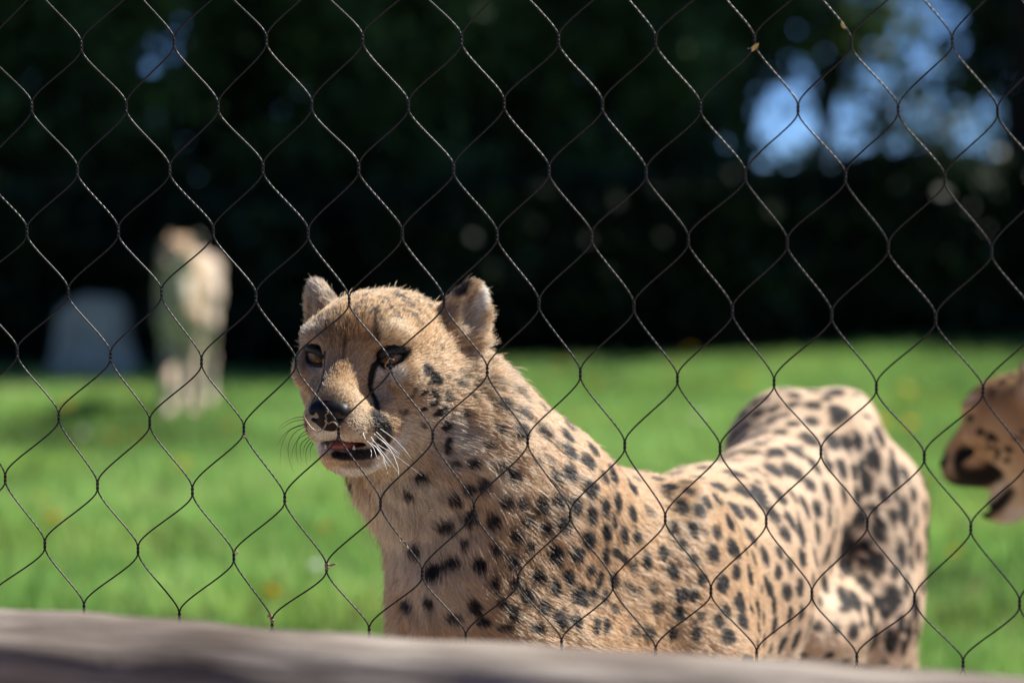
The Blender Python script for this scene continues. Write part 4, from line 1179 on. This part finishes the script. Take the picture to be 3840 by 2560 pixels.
def make_fur(C, n_hair, strokes_, spots_, weight, mirror=False, rad=.00020, seedn=11):
    r4 = np.random.default_rng(seedn)
    V, F = C.V, C.F
    T = np.concatenate([F[:, [0, 1, 2]], F[:, [0, 2, 3]]])
    A = np.linalg.norm(np.cross(V[T[:, 1]] - V[T[:, 0]], V[T[:, 2]] - V[T[:, 0]]), axis=1)
    cen = V[T].mean(1); cn_ = nrm(C.Nrm[T].mean(1))
    w = A * weight(cen, cn_)
    k = r4.choice(len(T), n_hair, p=w / w.sum())
    b = r4.random((n_hair, 2)); fl_ = b.sum(1) > 1; b[fl_] = 1 - b[fl_]
    t = T[k]; w0 = 1 - b.sum(1)
    P = V[t[:, 0]] * w0[:, None] + V[t[:, 1]] * b[:, :1] + V[t[:, 2]] * b[:, 1:]
    Nn = nrm(C.Nrm[t[:, 0]] * w0[:, None] + C.Nrm[t[:, 1]] * b[:, :1] + C.Nrm[t[:, 2]] * b[:, 1:])
    lp = local(C, P)
    # bare skin: eyes, nose pad, inside of the mouth
    bare = np.zeros(n_hair, bool)
    for s in (1, -1):
        bare |= np.linalg.norm((lp - [.006, s * .0362, -.0035]) * [1, 1, 1.15], axis=1) < .0140
    bare |= (np.linalg.norm((lp - [.061, 0, -.0495]) / [1, 1.4, 1.15], axis=1) < .0125)
    bare |= ((np.abs(lp[:, 2] + .0815) < .0055) & (lp[:, 0] > -.004) & (np.abs(lp[:, 1]) < .022) & (Nn[:, 1] > -.6))
    ok = ~bare
    P, Nn, lp = P[ok], Nn[ok], lp[ok]; n = len(P)
    R = C.S['head_R']
    fh = nrm(lp - np.array([.075, 0, -.045])); fh[:, 2] += -.15 * sstep(-.02, -.08, lp[:, 2]); fh = fh @ R.T
    ear = ((lp[:, 2] > .022) & (np.abs(lp[:, 1]) > .05) & (lp[:, 0] < -.055))
    eu = np.stack([-.3 + 0 * lp[:, 0], np.sign(lp[:, 1]) * .75, .6 + 0 * lp[:, 0]], 1) @ R.T
    fh = np.where(ear[:, None], nrm(eu), fh)
    fb = flow_field(P, C.seg); fb[:, 2] -= .45; fb = nrm(fb)
    hw = 1 - sstep(.10, .17, np.linalg.norm(lp - [-.03, 0, -.02], axis=1))
    fl = nrm(fh * hw[:, None] + fb * (1 - hw)[:, None])
    # tufts: slowly varying swirl
    sw = np.stack([noise(P, .030, 1), noise(P, .030, 2), noise(P, .030, 3)], 1) * .13 + np.stack([noise(P, .006, 4), noise(P, .006, 5), noise(P, .006, 6)], 1) * .10
    L = hair_length(C, P, lp, Nn) * r4.uniform(.65, 1.25, n) * (1 + .12 * noise(P, .012, 7))
    long_ = sstep(.012, .024, L)
    fl = fl + sw * (.55 + .6 * long_)[:, None] + r4.normal(size=(n, 3)) * (.10 + .10 * long_)[:, None]
    fl = nrm(fl - Nn * (fl * Nn).sum(1)[:, None])
    lift = (.13 + .16 * hw + .25 * long_ + r4.normal(0, .10, n)); lift = np.clip(lift, .08, 1.2)
    stray = r4.random(n) < .008
    L = np.where(stray, L * 1.4, L); lift = np.where(stray, lift + .35, lift)
    d0 = nrm(fl + Nn * (lift * 1.7)[:, None]); d1 = nrm(fl + Nn * lift[:, None]); d2 = nrm(fl + Nn * (lift * .45)[:, None] + r4.normal(size=(n, 3)) * .12)
    root = P - Nn * .0006
    p1 = root + d0 * (L * .33)[:, None]; p2 = p1 + d1 * (L * .34)[:, None]; p3 = p2 + d2 * (L * .33)[:, None]
    cA = paint(C, P + fl * (L * .28)[:, None], Nn, strokes_, spots_, mirror)
    cB = paint(C, P + fl * (L * .80)[:, None], Nn, strokes_, spots_, mirror)
    val = np.clip(r4.normal(0, .13, n) * (1 + 1.2 * hw), -.6, .6) + .10 * noise(P, .015, 2)
    pale = r4.random(n) < .10; darkh = r4.random(n) < .05 + .12 * hw
    out = []
    for col in (cA, cB):
        col = col * (1 + val)[:, None]; lum = col.mean(1)
        m = pale & (lum > .15); col[m] = col[m] * .55 + WHITE * .45
        m = darkh & (lum > .12); col[m] *= .5
        out.append(np.clip(col, .004, .92))
    pos = np.stack([root, p1, p2, p3], 1).reshape(-1, 3) - C.o0
    hc = bpy.data.hair_curves.new('fur')
    hc.add_curves([4] * n)
    hc.position_data.foreach_set('vector', pos.astype(np.float32).ravel())
    ra = hc.attributes.get('radius') or hc.attributes.new('radius', 'FLOAT', 'POINT')
    rr = (rad * r4.uniform(.8, 1.25, n))[:, None] * np.array([1.0, 1.0, .8, .25])[None]
    ra.data.foreach_set('value', rr.astype(np.float32).ravel())
    ca = hc.attributes.new('col', 'FLOAT_COLOR', 'POINT')
    c4 = np.ones((n, 4, 4), np.float32)
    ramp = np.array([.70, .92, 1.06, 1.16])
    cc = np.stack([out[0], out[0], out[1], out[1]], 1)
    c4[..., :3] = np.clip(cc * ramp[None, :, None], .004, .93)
    ca.data.foreach_set('color', c4.ravel())
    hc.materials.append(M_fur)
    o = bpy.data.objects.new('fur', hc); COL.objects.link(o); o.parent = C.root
    return o

col0 = paint(C0, C0.V, C0.Nrm, strokes, spots)
add_cheetah(C0, col0 * .8, 'spotted cheetah standing close behind the net with its head turned and mouth slightly open')
eyes(C0, gaze=np.array([-.55, .6, .80])); nose_mouth(C0)
def w_main(P, Nn):
    v = nrm(CAM - P); f_ = (Nn * v).sum(1)
    lp = local(C0, P)
    hd = 1 - sstep(.12, .20, np.linalg.norm(lp - [-.03, 0, -.03], axis=1))
    far_ = sstep(3.0, 3.6, P[:, 1])
    w = (1 + 2.2 * hd) * (1 - .6 * far_)
    w = w * np.where(f_ > -.35, 1, .15)
    px, py = project(P)
    w = w * np.where(py > 2620, .18, 1)
    return w
if FUR:
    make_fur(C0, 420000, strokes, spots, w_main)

# whiskers: pale on the sunny side, shade painted into the dark ones on the other
def whisker(K, pts, rad, mat, toward):
    p0, _n = hit(*K(*pts[0]))
    if p0 is None:
        p0 = at(*K(*pts[0]), h_o[1] - .03)
    P = [p0]
    for q, p in enumerate(pts[1:]):
        P.append(at(*K(*p), p0[1] + toward * (q + 1) / (len(pts) - 1)))
    P = np.array(P); n = len(P); t = np.linspace(0, n - 1, 14)
    i0 = np.clip(t.astype(int), 0, n - 2); u = (t - i0)[:, None]
    Pm = P[np.clip(i0 - 1, 0, n - 1)]; A = P[i0]; B = P[i0 + 1]; D = P[np.clip(i0 + 2, 0, n - 1)]
    C = .5 * ((2 * A) + (-Pm + B) * u + (2 * Pm - 5 * A + 4 * B - D) * u**2 + (-Pm + 3 * A - 3 * B + D) * u**3)
    v, f = tube(C, rad * (1.05 - t / (n - 1) * .85), 5)
    mesh_obj('whisker', v - C0.o0, f, mat, C0.root)
for w in [[(720, 1170), (770, 1205), (850, 1270), (940, 1380)], [(640, 1235), (720, 1290), (830, 1360), (1015, 1500)], [(650, 1220), (700, 1290), (760, 1360), (850, 1480)], [(670, 1200), (740, 1260), (800, 1330), (845, 1440), (848, 1495)],
          [(690, 1190), (760, 1260), (850, 1360)], [(640, 1260), (690, 1300), (740, 1380), (775, 1490)], [(660, 1270), (720, 1330), (760, 1400), (790, 1435)], [(620, 1250), (670, 1300), (700, 1380)], [(600, 1200), (612, 1235), (618, 1250)], [(650, 1310), (660, 1340), (655, 1370)], [(700, 1230), (800, 1300), (860, 1350)]]:
    whisker(K1, w, .00042, M_whisk_w, -.055)
for w in [[(205, 1085), (120, 1095), (50, 1130), (5, 1170)], [(205, 1105), (110, 1120), (40, 1160), (0, 1190)], [(205, 1130), (100, 1170), (40, 1220), (0, 1290)], [(210, 1150), (130, 1190), (85, 1260), (75, 1340), (100, 1440), (118, 1480)], [(215, 1180), (160, 1215), (135, 1280), (132, 1350), (150, 1420)],
          [(220, 1200), (150, 1240), (110, 1310), (100, 1390)], [(225, 1225), (170, 1270), (160, 1330), (170, 1400)], [(230, 1240), (190, 1290), (185, 1350)], [(240, 1260), (205, 1310), (200, 1370), (210, 1430)], [(210, 1140), (90, 1180), (30, 1290), (18, 1440)], [(250, 1270), (230, 1320), (235, 1380)]]:
    whisker(K1, w, .00034, M_whisk_shade, -.02)

# ---- the cheetah whose head reaches in beside the hind quarters
o2 = at(3702, 1566, 3.75)
R2 = head_frame((-.86, .50, -.20), (0, 0, 1))
f2 = R2[:, 0]
nb = o2 - f2 * .10 + np.array([0, 0, -.02])
sh2 = np.array([o2[0] + .52, 3.92, .60])
bx_s, bl_s = bx, bl
bx = nrm(np.array([-1, -.06, 0])); bl = np.array([.06, -1, 0.])
right = {'head_o': o2, 'head_R': R2, 'jaw': .30,
 'trunk': [(sh2 + [.72, .03, .06], .060, .075), (sh2 + [.62, .02, .09], .092, .105), (sh2 + [.42, .02, .06], .082, .092), (sh2 + [.2, .01, .02], .108, .130), (sh2, .118, .158), (sh2 + [-.15, 0, -.01], .095, .13)],
 'neck': [(sh2 + [-.06, 0, .06], .10), (sh2 * .5 + nb * .5 + [0, 0, .0], .088), (nb + [.03, 0, -.01], .072), (nb, .064)],
 'tail': [(sh2 + [.75, 0, .08], .035), (sh2 + [.87, 0, .0], .03), (sh2 + [.93, 0, -.2], .026), (sh2 + [1.0, 0, -.4], .025)]}
hip2 = sh2 + [.64, .02, .07]
right['legs'] = [leg_front(sh2, .08, .02), leg_front(sh2, -.08, -.06), leg_hind(hip2, .07, .02), leg_hind(hip2, -.07, -.08)]
C1 = build_mesh(right, fine=.0035, coarse=.014)
def head_far(C): return lambda P, Nn: (np.linalg.norm(local(C, P) - [-.04, 0, -.02], axis=1) > .12) & (P[:, 2] > .03)
sp1 = scatter_spots(C1, .036, .010, .0145, head_far(C1), 8)
# cheek and brow spots repeat those of the near animal, carried over in the head's own frame
hs = [((R2 @ local(C0, p[None])[0]) + o2, R2 @ (main['head_R'].T @ u), R2 @ (main['head_R'].T @ v), ru, rv, a) for (p, u, v, ru, rv, a) in spots[:n_seen] if np.linalg.norm(local(C0, p[None])[0] - [-.04, 0, -.02]) < .12]
sp1 += hs
lips = [(np.array([[.032, .024, -.040], [.032, .030, -.060], [.004, .036, -.068]]), .0125, BLACK, 1., .35),
        (np.array([[.060, .006, -.078], [.045, .022, -.082], [.020, .031, -.078], [-.012, .036, -.066]]), .0150, BLACK, 1., .3),
        (np.array(C1.J((.046, .008, -.0885)))[None] * 1.0, .010, BLACK, 1., .3),
        (np.array([C1.J((.040, .016, -.088)), C1.J((.010, .026, -.086)), C1.J((-.020, .034, -.078))]), .0090, BLACK, 1., .3),
        (np.array([[.012, .020, -.010], [.020, .024, -.035], [.022, .030, -.060]]), .0065, BLACK, 1., .4)]
c_1 = paint(C1, C1.V, C1.Nrm, strokes + lips + [(np.array([C1.J((.026, .008, -.106)), C1.J((-.005, .018, -.104))]), .014, WHITE, .9, .5), (np.array([[.058, .010, -.062], [.050, .020, -.068]]), .012, BLACK * 2, .9, .6), (np.array([[.062, .008, -.048]]), .017, BLACK, 1., .4)], sp1, True)
c_1 = c_1 * .66 + c_1.mean(1, keepdims=True) * .04  # shade on this animal put into its coat by darkening it all over
add_cheetah(C1, c_1, 'cheetah reaching in with open jaws in profile behind the hind quarters of another')
eyes(C1); nose_mouth(C1, False)

# ---- the far cheetah by the boulder, standing face on
bx = nrm(np.array([.02, -1, 0])); bl = np.array([1, .02, 0.])
g3 = at(415 / .6125, 938 / .6125, 13.5)
bz = float(gz(g3[0], 13.5))
sh3 = np.array([g3[0] + .0, 13.55, .605 + bz])
o3 = np.array([g3[0] - .02, 13.32, .785 + bz])
R3 = head_frame((-.55, -.83, -.10))
hip3 = sh3 - bx * .62 + [0, 0, .07]
far = {'head_o': o3, 'head_R': R3,
 'trunk': [(sh3 - bx * .74 + [0, 0, .06], .060, .075), (sh3 - bx * .62 + [0, 0, .07], .080, .095), (sh3 - bx * .42 + [0, 0, .06], .082, .092), (sh3 - bx * .2 + [0, 0, .02], .078, .130), (sh3, .074, .158), (sh3 + bx * .14, .064, .13)],
 'neck': [(sh3 + bx * .03 + [0, 0, .06], .10), (sh3 * .5 + o3 * .5 + bx * -.02, .072), (o3 - R3[:, 0] * .09 + [0, 0, -.03], .060)],
 'tail': [(sh3 - bx * .75 + [0, 0, .08], .035), (sh3 - bx * .87, .03), (sh3 - bx * .93 + [0, 0, -.2], .026), (sh3 - bx * 1.0 + [0, 0, -.4], .025)]}
far['legs'] = [leg_front(sh3, .050, .03), leg_front(sh3, -.050, .14), leg_hind(hip3, .07, .02), leg_hind(hip3, -.07, -.08)]
C2 = build_mesh(far, fine=.007, coarse=.016)
sp2 = scatter_spots(C2, .036, .010, .0145, head_far(C2), 9)
c_2 = paint(C2, C2.V, C2.Nrm, strokes, sp2, True)
c_2 = c_2 * .72 + c_2.mean(1, keepdims=True) * .34
add_cheetah(C2, c_2, 'cheetah standing far back on the meadow beside the grey boulder')
eyes(C2, False)
